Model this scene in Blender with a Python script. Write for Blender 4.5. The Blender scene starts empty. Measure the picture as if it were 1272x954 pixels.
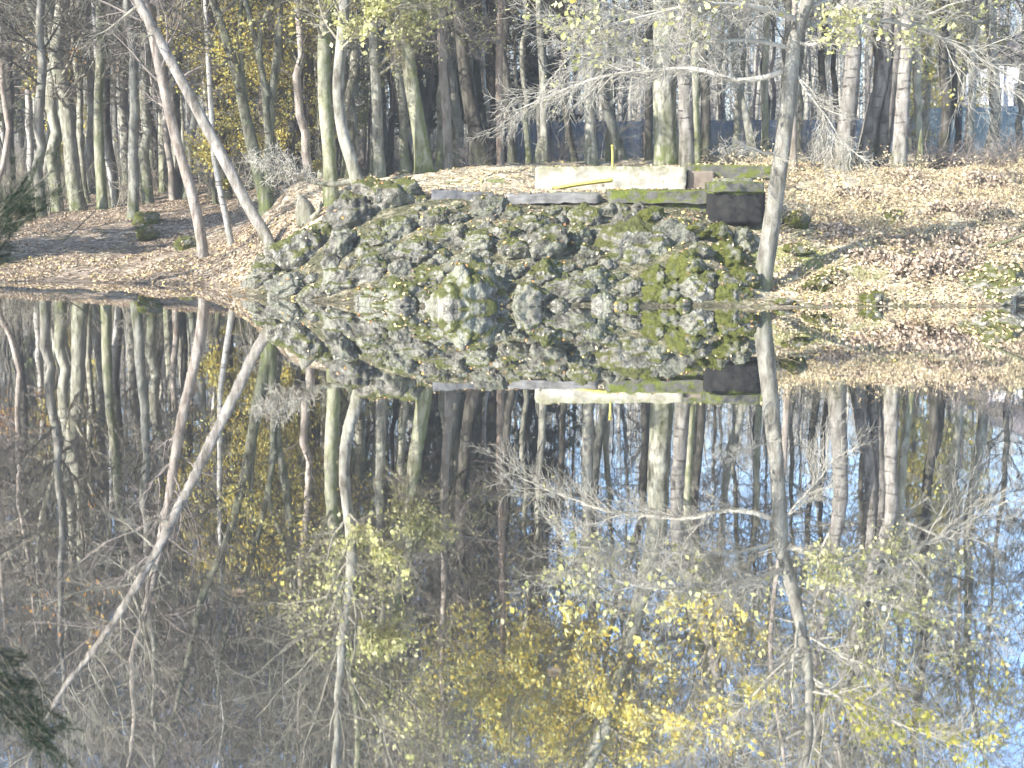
import bpy, math
import numpy as np
from mathutils import Vector
from mathutils.bvhtree import BVHTree

rng = np.random.default_rng(11)
S = bpy.context.scene
COL = S.collection
F = 1767.0; CX, CY = 636.0, 477.0; HC = 1.75
PITCH = math.atan(227 / F); CT, ST = math.cos(PITCH), math.sin(PITCH)

# ------------------------------------------------------------------ picture <-> world
def W(u, v, d):
    """world point on the picture ray (u, v) at ground distance d"""
    x = (u - CX) / F; y = (CY - v) / F
    Y = CT + ST * y; Z = -ST + CT * y
    s = d / Y
    return np.array([x * s, d, HC + Z * s])
def WR(u, v, d):
    p = W(u, v, d); p[2] = -p[2]; return p
def proj(p, mirror=False):
    p = np.asarray(p, float)
    z = (-p[..., 2] if mirror else p[..., 2]) - HC
    dep = p[..., 1] * CT - z * ST
    up = p[..., 1] * ST + z * CT
    return CX + F * p[..., 0] / dep, CY - F * up / dep

# ------------------------------------------------------------------ numpy noise
def _h(ix, iy, iz, s):
    n = (ix * 374761393 + iy * 668265263 + iz * 2147483647 + s * 1274126177) & 0xffffffff
    n = ((n ^ (n >> 13)) * 1274126177) & 0xffffffff
    n = ((n ^ (n >> 16)) * 2246822519) & 0xffffffff
    return ((n ^ (n >> 15)) & 0xffffff) / float(0xffffff)
def vnoise(p, s=0):
    p = np.asarray(p, float); i = np.floor(p).astype(np.int64); f = p - i
    f = f * f * (3 - 2 * f)
    r = 0
    for dx in (0, 1):
        for dy in (0, 1):
            for dz in (0, 1):
                w = (f[..., 0] if dx else 1 - f[..., 0]) * (f[..., 1] if dy else 1 - f[..., 1]) * (f[..., 2] if dz else 1 - f[..., 2])
                r = r + w * _h(i[..., 0] + dx, i[..., 1] + dy, i[..., 2] + dz, s)
    return r * 2 - 1
def fbm(p, s=0, o=4, g=0.5):
    a, r, q = 1.0, 0, np.asarray(p, float)
    for k in range(o):
        r = r + a * vnoise(q, s + k * 7); a *= g; q = q * 2.03 + 3.1
    return r
def norm(a): return a / np.maximum(np.linalg.norm(a, axis=-1, keepdims=True), 1e-9)

# ------------------------------------------------------------------ mesh helpers
class Geo:
    def __init__(s): s.v = []; s.f = {3: [], 4: []}; s.c = []; s.n = 0; s.col = False
    def add(s, V, Fc, col=None):
        V = np.asarray(V, float).reshape(-1, 3); Fc = np.asarray(Fc, np.int64)
        s.v.append(V); s.f[Fc.shape[1]].append(Fc + s.n); s.n += len(V)
        if col is not None: s.col = True; s.c.append(np.broadcast_to(np.asarray(col, float), (len(V), 3)))
        else: s.c.append(np.ones((len(V), 3)))
    def mesh(s, name, smooth=False):
        me = bpy.data.meshes.new(name)
        V = np.concatenate(s.v) if s.v else np.zeros((0, 3))
        fs = []; tot = []
        for k in (3, 4):
            if s.f[k]:
                A = np.concatenate(s.f[k]); fs.append(A.ravel()); tot.append(np.full(len(A), k))
        L = np.concatenate(fs); T = np.concatenate(tot)
        me.vertices.add(len(V)); me.vertices.foreach_set('co', V.astype(np.float32).ravel())
        me.loops.add(len(L)); me.loops.foreach_set('vertex_index', L.astype(np.int32))
        me.polygons.add(len(T)); st = np.concatenate([[0], np.cumsum(T)[:-1]])
        me.polygons.foreach_set('loop_start', st.astype(np.int32))
        if smooth: me.polygons.foreach_set('use_smooth', np.ones(len(T), bool))
        if s.col:
            at = me.attributes.new('tint', 'FLOAT_COLOR', 'POINT')
            C = np.concatenate(s.c); at.data.foreach_set('color', np.c_[C, np.ones(len(C))].astype(np.float32).ravel())
        me.update(calc_edges=True); me.validate()
        return me
    def build(s, name, mat, parent=None, smooth=False, loc=None):
        me = s.mesh(name, smooth); me.materials.append(mat)
        o = bpy.data.objects.new(name, me); COL.objects.link(o)
        if parent: o.parent = parent
        if loc is not None: o.location = loc
        return o
def tubes(g, P, R, sides, col=None):
    B, n, _ = P.shape
    T = norm(np.gradient(P, axis=1))
    ref = np.where(np.abs(T[:, :1, 2:3]) > 0.8, np.array([1., .1, 0]), np.array([.05, .1, 1.]))
    A = norm(np.cross(T, np.broadcast_to(ref, T.shape))); Bv = np.cross(T, A)
    th = np.arange(sides) * 2 * math.pi / sides
    V = P[:, :, None, :] + R[:, :, None, None] * (np.cos(th)[:, None] * A[:, :, None, :] + np.sin(th)[:, None] * Bv[:, :, None, :])
    b = np.arange(B)[:, None, None]; i = np.arange(n - 1)[None, :, None]; k = np.arange(sides)[None, None, :]
    a0 = (b * n + i) * sides + k; a1 = (b * n + i) * sides + (k + 1) % sides
    Q = np.stack([a0, a0 + sides, a1 + sides, a1], -1).reshape(-1, 4)
    g.add(V, Q, col)
    for e in (0, n - 1):
        if sides == 4:
            q = (np.arange(B)[:, None] * n + e) * sides + np.arange(4); g.f[4].append(q + g.n - B * n * sides)
        else:
            c0 = (np.arange(B) * n + e) * sides
            for k2 in range(1, sides - 1):
                g.f[3].append(np.stack([c0, c0 + k2, c0 + k2 + 1], -1) + g.n - B * n * sides)
def box(g, c, s, rz=0, rx=0, ry=0, jit=0.0, sub=1, seed=0, rough=0.0):
    """a box with rows of vertices so its faces can be worn"""
    n = sub; V = []; Q = []
    ax = [(0, 1, 2), (1, 2, 0), (2, 0, 1)]
    t = np.linspace(-.5, .5, n + 1)
    for a, b, cc in ax:
        for sg in (-1, 1):
            A, Bm = np.meshgrid(t, t, indexing='ij'); p = np.zeros((n + 1, n + 1, 3)); p[..., a] = A; p[..., b] = Bm; p[..., cc] = .5 * sg
            base = sum(len(x) for x in V); V.append(p.reshape(-1, 3))
            i, j = np.meshgrid(np.arange(n), np.arange(n), indexing='ij'); q = i * (n + 1) + j + base
            f = np.stack([q, q + n + 1, q + n + 2, q + 1], -1).reshape(-1, 4); Q.append(f if sg > 0 else f[:, ::-1])
    V = np.concatenate(V); Q = np.concatenate(Q)
    # weld
    key = np.round(V * 1000).astype(int); _, first, inv = np.unique(key, axis=0, return_index=True, return_inverse=True); inv = inv.reshape(-1)
    V = V[first]; Q = inv[Q]
    s = np.asarray(s, float)
    P = V * s
    if rough:
        e = (np.abs(V) > .499).sum(1)
        P = P * (1 - (e >= 2)[:, None] * 0.02 / np.maximum(s, .02) * .6)
        for k in range(3): P[:, k] += rough * fbm(P * 6 + seed * 9.7 + k * 31, seed, 3)
    ca, sa = math.cos(rx), math.sin(rx); P = P @ np.array([[1, 0, 0], [0, ca, -sa], [0, sa, ca]]).T
    ca, sa = math.cos(ry), math.sin(ry); P = P @ np.array([[ca, 0, sa], [0, 1, 0], [-sa, 0, ca]]).T
    ca, sa = math.cos(rz), math.sin(rz); P = P @ np.array([[ca, -sa, 0], [sa, ca, 0], [0, 0, 1]]).T
    g.add(P + np.asarray(c), Q)
def tag(o, label=None, cat=None, group=None, kind=None):
    if label: o['label'] = label
    if cat: o['category'] = cat
    if group: o['group'] = group
    if kind: o['kind'] = kind
    return o
def empty(name, loc):
    o = bpy.data.objects.new(name, None); COL.objects.link(o); o.location = loc; o.empty_display_size = .3
    return o
ONES = ['', 'first', 'second', 'third', 'fourth', 'fifth', 'sixth', 'seventh', 'eighth', 'ninth', 'tenth', 'eleventh', 'twelfth', 'thirteenth', 'fourteenth', 'fifteenth', 'sixteenth', 'seventeenth', 'eighteenth', 'nineteenth']
TENS = {2: 'twent', 3: 'thirt', 4: 'fort', 5: 'fift', 6: 'sixt', 7: 'sevent', 8: 'eight', 9: 'ninet'}
def ordinal(n):
    if n < 20: return ONES[n]
    t, o = divmod(n, 10)
    return TENS[t] + 'ieth' if o == 0 else TENS[t] + 'y-' + ONES[o]

# ------------------------------------------------------------------ materials
class NT:
    def __init__(s, name):
        s.m = bpy.data.materials.new(name); s.m.use_nodes = True; s.t = s.m.node_tree; s.t.nodes.clear()
        s.out = s.n('ShaderNodeOutputMaterial')
    def n(s, typ, **kw):
        nd = s.t.nodes.new(typ)
        for k, v in kw.items():
            if k.startswith('i_'): nd.inputs[k[2:].replace('_', ' ')].default_value = v
            else: setattr(nd, k, v)
        return nd
    def l(s, a, b): s.t.links.new(a, b)
    def noise(s, vec, scale, detail=5, rough=.6, dist=0):
        nd = s.n('ShaderNodeTexNoise'); nd.inputs['Scale'].default_value = scale; nd.inputs['Detail'].default_value = detail
        nd.inputs['Roughness'].default_value = rough; nd.inputs['Distortion'].default_value = dist
        s.l(vec, nd.inputs['Vector']); return nd.outputs['Fac']
    def ramp(s, fac, stops):
        nd = s.n('ShaderNodeValToRGB'); r = nd.color_ramp
        while len(r.elements) < len(stops): r.elements.new(.5)
        for e, (p, c) in zip(r.elements, stops): e.position = p; e.color = (*c, 1) if len(c) == 3 else c
        s.l(fac, nd.inputs['Fac']); return nd.outputs['Color']
    def mix(s, fac, a, b, mode='MIX'):
        nd = s.n('ShaderNodeMix', data_type='RGBA', blend_type=mode)
        for sock, val in ((nd.inputs[0], fac), (nd.inputs[6], a), (nd.inputs[7], b)):
            if hasattr(val, 'links') or hasattr(val, 'is_linked'): s.l(val, sock)
            else: sock.default_value = val if not isinstance(val, tuple) else (*val, 1)
        return nd.outputs[2]
    def math(s, op, a, b=0.0, clamp=False):
        nd = s.n('ShaderNodeMath', operation=op, use_clamp=clamp)
        for sock, val in ((nd.inputs[0], a), (nd.inputs[1], b)):
            if hasattr(val, 'is_linked'): s.l(val, sock)
            else: sock.default_value = val
        return nd.outputs[0]
    def maprange(s, v, a, b, c=0.0, d=1.0):
        nd = s.n('ShaderNodeMapRange'); s.l(v, nd.inputs[0])
        for k, x in zip((1, 2, 3, 4), (a, b, c, d)): nd.inputs[k].default_value = x
        return nd.outputs[0]
    def coords(s, scale=(1, 1, 1), which='Object'):
        tc = s.n('ShaderNodeTexCoord'); mp = s.n('ShaderNodeMapping'); mp.inputs['Scale'].default_value = scale
        s.l(tc.outputs[which], mp.inputs['Vector']); return mp.outputs['Vector']
    def bump(s, h, strength=.5, dist=.02):
        nd = s.n('ShaderNodeBump'); nd.inputs['Strength'].default_value = strength; nd.inputs['Distance'].default_value = dist
        s.l(h, nd.inputs['Height']); return nd.outputs['Normal']
    def principled(s, color, rough=.9, normal=None, spec=.25):
        p = s.n('ShaderNodeBsdfPrincipled'); p.inputs['Roughness'].default_value = rough; p.inputs['Specular IOR Level'].default_value = spec
        if hasattr(color, 'is_linked'): s.l(color, p.inputs['Base Color'])
        else: p.inputs['Base Color'].default_value = (*color, 1)
        if normal is not None: s.l(normal, p.inputs['Normal'])
        s.l(p.outputs[0], s.out.inputs[0]); return p
    def tint(s, col, amount=.25):
        oi = s.n('ShaderNodeObjectInfo'); hv = s.n('ShaderNodeHueSaturation')
        s.l(col, hv.inputs['Color']); s.l(s.maprange(oi.outputs['Random'], 0, 1, 1 - amount, 1 + amount), hv.inputs['Value'])
        return hv.outputs[0]

def bark_mat(name, dark, mid, light, lichen=(.33, .34, .26), lich=.5, moss=.5, mossh=1.0, marks=0, side=0.0):
    t = NT(name)
    v = t.coords((7, 7, 2.0)); v1 = t.coords((1, 1, 1))
    n1 = t.noise(v, 1.0, 8, .65, .4); n2 = t.noise(v1, 1.6, 4, .6, .3); n3 = t.noise(v1, 9, 5, .7)
    c = t.ramp(n1, [(.36, dark), (.49, mid), (.63, light)])
    c = t.mix(t.maprange(n2, .58 - .12 * lich, .68 - .05 * lich, 0, .75 * min(1, lich * 1.3)), c, lichen)
    c = t.mix(t.maprange(n3, .60, .72, 0, .5), c, dark)
    if marks:
        vm = t.coords((2.0, 2.0, 14)); nm = t.noise(vm, 1.0, 3, .6, .2)
        c = t.mix(t.maprange(nm, .60, .66, 0, .9), c, (.035, .03, .027))
        vm2 = t.coords((1.3, 1.3, 1.1)); nm2 = t.noise(vm2, 1.3, 2, .6, .2)
        c = t.mix(t.maprange(nm2, .66, .72, 0, .8), c, (.06, .05, .045))
    if moss:
        tc = t.n('ShaderNodeTexCoord'); sx = t.n('ShaderNodeSeparateXYZ'); t.l(tc.outputs['Object'], sx.inputs[0])
        hz = t.maprange(sx.outputs['Z'], 0, mossh, 1, 0)
        if side:
            ge = t.n('ShaderNodeNewGeometry'); sn = t.n('ShaderNodeSeparateXYZ'); t.l(ge.outputs['Normal'], sn.inputs[0])
            hz = t.math('MAXIMUM', hz, t.math('MULTIPLY', t.maprange(sn.outputs['X'], -.1, .7, 0, 1), side))
        mk = t.math('MULTIPLY', hz, t.maprange(t.noise(v1, 5, 5, .7), .35, .6, 0, 1))
        c = t.mix(t.math('MULTIPLY', mk, moss), c, t.ramp(t.noise(v1, 40, 3), [(.3, (.05, .075, .012)), (.7, (.14, .17, .03))]))
    c = t.tint(c, .22)
    h = t.math('ADD', n1, t.math('MULTIPLY', n3, .5))
    t.principled(c, .92, t.bump(h, .7, .025), .15)
    return t.m
M = {}
M['grey'] = bark_mat('bark_grey', (.075, .07, .055), (.20, .19, .155), (.34, .33, .28), moss=.7)
M['pale'] = bark_mat('bark_pale', (.08, .072, .055), (.19, .178, .145), (.30, .285, .24), lichen=(.25, .25, .19), moss=.5)
M['green'] = bark_mat('bark_green', (.085, .08, .055), (.23, .22, .17), (.38, .37, .30), lichen=(.29, .30, .20), lich=.5, moss=.95, mossh=1.6, side=.0)
M['mossy'] = bark_mat('bark_mossy', (.10, .09, .055), (.25, .24, .17), (.38, .36, .27), lichen=(.22, .26, .09), lich=.5, moss=.95, mossh=1.4, side=.9)
M['smooth'] = bark_mat('bark_smooth', (.07, .064, .05), (.14, .13, .105), (.22, .21, .175), lichen=(.185, .18, .13), lich=.35, moss=.5, mossh=.5)
M['tan'] = bark_mat('bark_tan', (.09, .078, .062), (.21, .188, .158), (.33, .30, .26), lichen=(.27, .255, .2), lich=.4, moss=.4, mossh=.5)
M['stem'] = bark_mat('bark_stem', (.035, .033, .024), (.10, .097, .07), (.19, .185, .14), lichen=(.16, .17, .10), lich=.5, moss=.8, mossh=1.2, side=.2)
M['pink'] = bark_mat('bark_pink', (.12, .095, .075), (.24, .205, .17), (.35, .31, .265), lichen=(.31, .29, .235), lich=.3, moss=.2)
M['pine'] = bark_mat('bark_pine', (.12, .085, .06), (.25, .195, .15), (.36, .29, .235), lich=.1, moss=.1)
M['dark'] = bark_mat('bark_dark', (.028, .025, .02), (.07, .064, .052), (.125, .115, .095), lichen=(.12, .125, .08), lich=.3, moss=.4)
M['birch'] = bark_mat('bark_birch', (.24, .225, .19), (.42, .40, .355), (.54, .52, .47), lichen=(.5, .48, .42), lich=.2, moss=.7, mossh=.6, marks=1)
M['spot'] = bark_mat('bark_spotted', (.06, .054, .045), (.165, .15, .13), (.28, .26, .23), lichen=(.24, .23, .195), lich=.6, moss=.3, marks=1)

def twig_mat(name, a, b):
    t = NT(name); v = t.coords((1, 1, 1)); c = t.ramp(t.noise(v, 3, 4), [(.3, a), (.7, b)]); t.principled(t.tint(c, .2), .85, None, .2); return t.m
M['twig'] = twig_mat('twig_bark', (.17, .155, .118), (.33, .305, .235))
M['twigpale'] = twig_mat('twig_pale', (.27, .25, .20), (.42, .395, .33))
M['twigdark'] = twig_mat('twig_dark', (.06, .054, .042), (.13, .12, .09))
M['twigbrown'] = twig_mat('twig_brown', (.16, .135, .115), (.29, .25, .22))

def leaf_mat(name, transl=.45):
    t = NT(name); at = t.n('ShaderNodeAttribute', attribute_name='tint')
    d = t.n('ShaderNodeBsdfDiffuse'); tr = t.n('ShaderNodeBsdfTranslucent'); mx = t.n('ShaderNodeMixShader'); mx.inputs[0].default_value = transl
    t.l(at.outputs['Color'], d.inputs[0]); t.l(at.outputs['Color'], tr.inputs[0]); t.l(d.outputs[0], mx.inputs[1]); t.l(tr.outputs[0], mx.inputs[2]); t.l(mx.outputs[0], t.out.inputs[0])
    return t.m
M['leaf'] = leaf_mat('autumn_leaf'); M['litter'] = leaf_mat('fallen_leaf', .1); M['needle'] = leaf_mat('needle', .2)

def rock_mat():
    t = NT('mound_rock'); v = t.coords((1, 1, 1)); 
    oi = t.n('ShaderNodeObjectInfo'); ad = t.n('ShaderNodeVectorMath', operation='ADD'); t.l(v, ad.inputs[0])
    cb = t.n('ShaderNodeCombineXYZ'); t.l(t.math('MULTIPLY', oi.outputs['Random'], 50), cb.inputs[0]); t.l(cb.outputs[0], ad.inputs[1]); v = ad.outputs[0]
    n1 = t.noise(v, 5, 7, .65, .4); n2 = t.noise(v, 1.8, 4, .55, .4); n3 = t.noise(v, 26, 5, .7)
    c = t.ramp(n1, [(.34, (.031, .029, .022)), (.48, (.115, .108, .086)), (.66, (.245, .232, .19))])
    c = t.mix(t.maprange(n2, .50, .62, 0, .75), c, t.ramp(n3, [(.3, (.11, .115, .075)), (.7, (.27, .27, .205))]))
    c = t.mix(t.maprange(t.noise(v, 16, 2, .5), .64, .69, 0, .6), c, (.42, .42, .37))
    c = t.tint(c, .24)
    ge = t.n('ShaderNodeNewGeometry'); sn = t.n('ShaderNodeSeparateXYZ'); t.l(ge.outputs['Normal'], sn.inputs[0])
    up = t.maprange(sn.outputs['Z'], -.3, .9, -.25, .25)
    amt = t.maprange(oi.outputs['Random'], 0, 1, -.19, .07)
    mk = t.maprange(t.math('ADD', t.math('ADD', t.noise(v, 3.0, 5, .65), up), amt), .52, .66, 0, .95)
    c = t.mix(mk, c, t.ramp(t.noise(v, 34, 4, .7), [(.3, (.035, .04, .009)), (.55, (.082, .086, .022)), (.8, (.16, .158, .05))]))
    vo = t.n('ShaderNodeTexVoronoi'); vo.inputs['Scale'].default_value = 17; t.l(v, vo.inputs['Vector'])
    h = t.math('ADD', t.math('ADD', n1, t.math('MULTIPLY', n3, .6)), t.math('MULTIPLY', vo.outputs['Distance'], .6))
    t.principled(c, .95, t.bump(h, .9, .05), .15); return t.m
M['rock'] = rock_mat()
def moss_rock_mat():
    t = NT('moss_stone'); v = t.coords((1, 1, 1)); n = t.noise(v, 30, 5, .75)
    c = t.ramp(n, [(.3, (.033, .04, .009)), (.55, (.10, .106, .025)), (.8, (.19, .19, .055))])
    c = t.mix(t.maprange(t.noise(v, 3, 5, .65), .52, .64), c, (.20, .19, .165))
    t.principled(c, .97, t.bump(n, .9, .04), .1); return t.m
M['moss'] = moss_rock_mat()
def concrete(name, base, light, dark, moss=.5, mz=.3, streak=0, mt=.55):
    t = NT(name); v = t.coords((1, 1, 1)); n = t.noise(v, 5, 7, .65); n2 = t.noise(v, 1.7, 5, .65, .5)
    c = t.ramp(n, [(.25, dark), (.45, base), (.7, light)])
    c = t.mix(t.maprange(n2, .56, .72, 0, .6), c, dark)
    ge = t.n('ShaderNodeNewGeometry'); sn = t.n('ShaderNodeSeparateXYZ'); t.l(ge.outputs['Normal'], sn.inputs[0])
    if moss:
        up = t.maprange(sn.outputs['Z'], 0, 1, -.12, mz)
        mk = t.maprange(t.math('ADD', t.noise(v, 4, 5, .7), up), mt, mt + .13, 0, moss)
        c = t.mix(mk, c, t.ramp(t.noise(v, 30, 4, .7), [(.3, (.05, .065, .012)), (.7, (.16, .18, .04))]))
    if streak:
        vs = t.coords((7, 7, .7)); c = t.mix(t.maprange(t.noise(vs, 1, 5, .7, .3), .50, .68, 0, streak), c, (.33, .30, .22))
        tc = t.n('ShaderNodeTexCoord'); sz = t.n('ShaderNodeSeparateXYZ'); t.l(tc.outputs['Object'], sz.inputs[0])
        ed = t.math('MULTIPLY', t.maprange(sz.outputs['Z'], .10, .27, 0, 1), t.maprange(t.noise(v, 6, 5, .7), .36, .6, 0, .9)); c = t.mix(ed, c, (.17, .17, .075))
        lo = t.math('MULTIPLY', t.maprange(sz.outputs['Z'], -.14, -.28, 0, 1), t.maprange(t.noise(v, 5, 5, .7), .36, .6, 0, .8)); c = t.mix(lo, c, (.24, .20, .14))
        c = t.mix(t.maprange(t.noise(v, 2.6, 3, .5), .67, .71, 0, .85), c, (.22, .20, .12))
    t.principled(c, .93, t.bump(n, .5, .02), .15); return t.m
M['white'] = concrete('white_render', (.36, .34, .285), (.46, .44, .385), (.23, .205, .155), .6, .2, .75)
M['concrete'] = concrete('grey_concrete', (.18, .172, .16), (.27, .262, .245), (.09, .086, .08), .4, .1)
M['mossconc'] = concrete('mossy_concrete', (.10, .095, .085), (.17, .16, .14), (.05, .048, .042), 1.0, .5, 0, .36)
M['shadeconc'] = concrete('painted_shade_concrete', (.022, .021, .02), (.045, .042, .036), (.010, .010, .010), .9, .42)  # near-black colour paints the recess shade into the chamber face
M['slate'] = concrete('slate_slab', (.105, .105, .105), (.18, .18, .175), (.05, .05, .05), .35, .05)
def plain(name, a, b, rough=.6, scale=6, spec=.3):
    t = NT(name); v = t.coords((1, 1, 1)); n = t.noise(v, scale, 5, .65); c = t.ramp(n, [(.3, a), (.7, b)]); t.principled(c, rough, t.bump(n, .2, .01), spec); return t.m
M['yellow'] = plain('yellow_paint', (.42, .37, .08), (.64, .57, .14), .65, 14)
M['brick'] = plain('brown_block', (.13, .105, .08), (.24, .195, .15), .9)
M['fence'] = plain('fence_blue', (.15, .175, .20), (.24, .265, .295), .7, 2)
M['teal'] = plain('fence_teal', (.25, .315, .325), (.36, .43, .44), .7, 2)
M['post'] = plain('fence_post', (.06, .07, .09), (.10, .11, .13), .6)
M['housewall'] = plain('house_wall', (.74, .75, .76), (.82, .82, .82), .8)
M['roof'] = plain('house_roof', (.10, .09, .09), (.18, .16, .15), .8)
M['glass'] = plain('window_glass', (.03, .04, .05), (.06, .07, .08), .08, 2, .6)

def ground_mat():
    t = NT('leaf_litter_ground'); tc = t.n('ShaderNodeTexCoord'); v = tc.outputs['Object']
    nz = t.n('ShaderNodeTexNoise'); nz.inputs['Scale'].default_value = 9; t.l(v, nz.inputs['Vector'])
    ad = t.n('ShaderNodeVectorMath', operation='MULTIPLY_ADD'); t.l(nz.outputs['Color'], ad.inputs[0]); ad.inputs[1].default_value = (.09, .09, .09); t.l(v, ad.inputs[2])
    vo = t.n('ShaderNodeTexVoronoi'); vo.inputs['Scale'].default_value = 12; vo.inputs['Randomness'].default_value = 1; t.l(ad.outputs[0], vo.inputs['Vector'])
    sp = t.n('ShaderNodeSeparateColor'); t.l(vo.outputs['Color'], sp.inputs[0])
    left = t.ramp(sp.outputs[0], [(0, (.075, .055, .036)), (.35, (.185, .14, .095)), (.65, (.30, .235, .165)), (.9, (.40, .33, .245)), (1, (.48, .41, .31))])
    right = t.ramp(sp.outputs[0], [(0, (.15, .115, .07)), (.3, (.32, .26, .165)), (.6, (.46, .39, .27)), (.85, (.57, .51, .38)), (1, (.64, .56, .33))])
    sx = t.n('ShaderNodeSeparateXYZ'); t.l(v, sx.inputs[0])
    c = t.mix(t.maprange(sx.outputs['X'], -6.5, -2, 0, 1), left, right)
    big = t.noise(v, .8, 5, .65, .4)
    c = t.mix(t.maprange(big, .60, .72, 0, .55), c, t.ramp(t.noise(v, 30, 4, .7), [(.3, (.06, .075, .015)), (.7, (.2, .22, .06))]))
    c = t.mix(t.maprange(t.noise(v, 2.3, 5, .7), .60, .75, 0, .5), c, (.075, .055, .042))
    mm = t.math('MULTIPLY', t.math('MULTIPLY', t.maprange(sx.outputs['X'], -5.6, -4.6, 0, 1), t.maprange(sx.outputs['X'], 4.6, 3.8, 0, 1)), t.maprange(sx.outputs['Y'], 28.6, 27.8, 0, 1))
    c = t.mix(t.math('MULTIPLY', mm, t.maprange(t.noise(v, 4, 4, .6), .38, .55, .55, .95)), c, t.ramp(t.noise(v, 14, 5, .7), [(.3, (.025, .024, .018)), (.55, (.07, .072, .035)), (.8, (.15, .15, .09))]))
    gm = t.math('MULTIPLY', t.math('MULTIPLY', t.maprange(sx.outputs['X'], 3.6, 4.4, 0, 1), t.maprange(sx.outputs['X'], 8.2, 5.8, 0, 1)), t.maprange(sx.outputs['Y'], 28.5, 26, 0, 1))
    c = t.mix(t.math('MULTIPLY', gm, t.maprange(t.noise(v, 1.7, 4, .6), .47, .56, 0, .85)), c, t.ramp(t.noise(v, 26, 4, .7), [(.3, (.07, .085, .016)), (.7, (.24, .26, .07))]))
    far = t.maprange(sx.outputs['Y'], 42, 62, 0, .6); c = t.mix(far, c, (.11, .085, .065))
    c = t.mix(t.maprange(sx.outputs['Z'], .09, .0, 0, .6), c, (.05, .042, .032))
    h = t.math('ADD', vo.outputs['Distance'], t.noise(v, 25, 4))
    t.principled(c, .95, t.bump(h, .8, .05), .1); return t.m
M['ground'] = ground_mat()
def water_mat():
    t = NT('pond_water'); v = t.coords((1, 1, 1))
    v2 = t.coords((1.0, .45, 1)); n = t.noise(v2, 2.2, 3, .5); nb = t.noise(v2, 11, 2, .5)
    nm = t.bump(t.math('ADD', n, t.math('MULTIPLY', nb, .12)), .012, .05)
    d = t.n('ShaderNodeBsdfDiffuse'); d.inputs[0].default_value = (.022, .024, .017, 1)
    g = t.n('ShaderNodeBsdfGlossy'); g.inputs[0].default_value = (.97, .97, .97, 1); g.inputs['Roughness'].default_value = .014
    t.l(nm, g.inputs['Normal'])
    lw = t.n('ShaderNodeLayerWeight'); lw.inputs[0].default_value = .5
    fac = t.maprange(lw.outputs['Facing'], .5, .95, .84, .96)
    mx = t.n('ShaderNodeMixShader'); t.l(fac, mx.inputs[0]); t.l(d.outputs[0], mx.inputs[1]); t.l(g.outputs[0], mx.inputs[2]); t.l(mx.outputs[0], t.out.inputs[0])
    return t.m
M['water'] = water_mat()

# ------------------------------------------------------------------ terrain
ctrl = []
def cp(u, v, d): ctrl.append(W(u, v, d))
def cz(x, y, z): ctrl.append(np.array([x, y, z], float))
for u, v, d in [(-150, 351, 30.6), (0, 351, 30.7), (80, 351, 30.7), (160, 351, 30.6), (240, 352, 30.3), (290, 357, 29.0),
                (185, 285, 40), (230, 308, 37.7), (252, 322, 34), (288, 313, 34), (335, 308, 30.8), (157, 228, 63), (205, 238, 56), (125, 262, 46), (95, 266, 49), (20, 268, 48), (-100, 266, 48),
                (100, 212, 78), (300, 210, 66), (365, 234, 45), (-150, 212, 75),
                (375, 275, 31.2), (333, 256, 34), (412, 252, 32.2), (472, 227, 35), (527, 216, 34.2), (557, 214, 35), (622, 207, 36.5), (470, 240, 30),
                (305, 350, 27.6), (350, 322, 27.6), (400, 290, 28.2), (440, 266, 28.4), (480, 248, 28.2),
                (540, 244, 28.2), (600, 242, 28.2), (640, 244, 28.0), (700, 244, 28.2), (760, 244, 28.2), (830, 250, 28.0),
                (540, 232, 30), (700, 235, 30), (850, 232, 30.5), (930, 235, 30.5), (640, 207, 37), (735, 205, 36), (830, 205, 34.5), (900, 205, 35),
                (350, 367, 25.9), (420, 374, 24.8), (500, 378, 24.1), (600, 380, 23.8), (700, 380, 23.8), (800, 380, 23.8), (880, 379, 23.9),
                (450, 315, 26.2), (560, 312, 25.6), (680, 312, 25.6), (800, 312, 25.6),
                (880, 330, 24.9), (880, 285, 26.6), (920, 275, 27.6), (947, 355, 25.2), (960, 381, 23.7), (1050, 381, 23.7), (1150, 379, 23.9), (1272, 377, 24.1), (1450, 376, 24.2),
                (1000, 310, 26.5), (1000, 250, 29.5), (1000, 213, 33.5), (1100, 335, 25.6), (1100, 275, 29), (1100, 212, 34.5), (1250, 330, 25.8), (1250, 270, 29), (1250, 208, 34.5), (1450, 205, 35),
                (640, 199, 58), (850, 198, 58), (1050, 198, 56), (1250, 194, 54), (450, 203, 60), (640, 196, 85), (1100, 194, 85), (350, 200, 85), (1400, 194, 60)]:
    cp(u, v, d)
for x in (-16, -9, -3, 3, 9, 16):
    cz(x * .75, 20.5, -.45); cz(x * .55, 16, -.9); cz(x * .3, 9, -1.1)
for d in (6, 10, 15, 20, 26): cz(-.37 * d - 1.2, d, -.45); cz(-.37 * d - 3.2, d, .08); cz(-.37 * d - 6.5, d, .8); cz(.37 * d + 3, d, -.5)
for x in (-6, 0, 6, 14): cz(x, 0.2, .12); cz(x, -10, .5); cz(x, 3.4, -.5)
cz(-8.7, 24.5, -.2); cz(-10.4, 28.5, -.12); cz(-7.5, 27.5, -.2)
ctrl = np.array(ctrl)
def phi(a, b): return -np.sqrt(((a[:, None, :] - b[None, :, :]) ** 2).sum(-1) + .7)
n_ = len(ctrl); A_ = np.zeros((n_ + 1, n_ + 1)); A_[:n_, :n_] = phi(ctrl[:, :2], ctrl[:, :2]) - .02 * np.eye(n_); A_[:n_, n_] = 1; A_[n_, :n_] = 1
wts = np.linalg.solve(A_, np.r_[ctrl[:, 2], 0])
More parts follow.
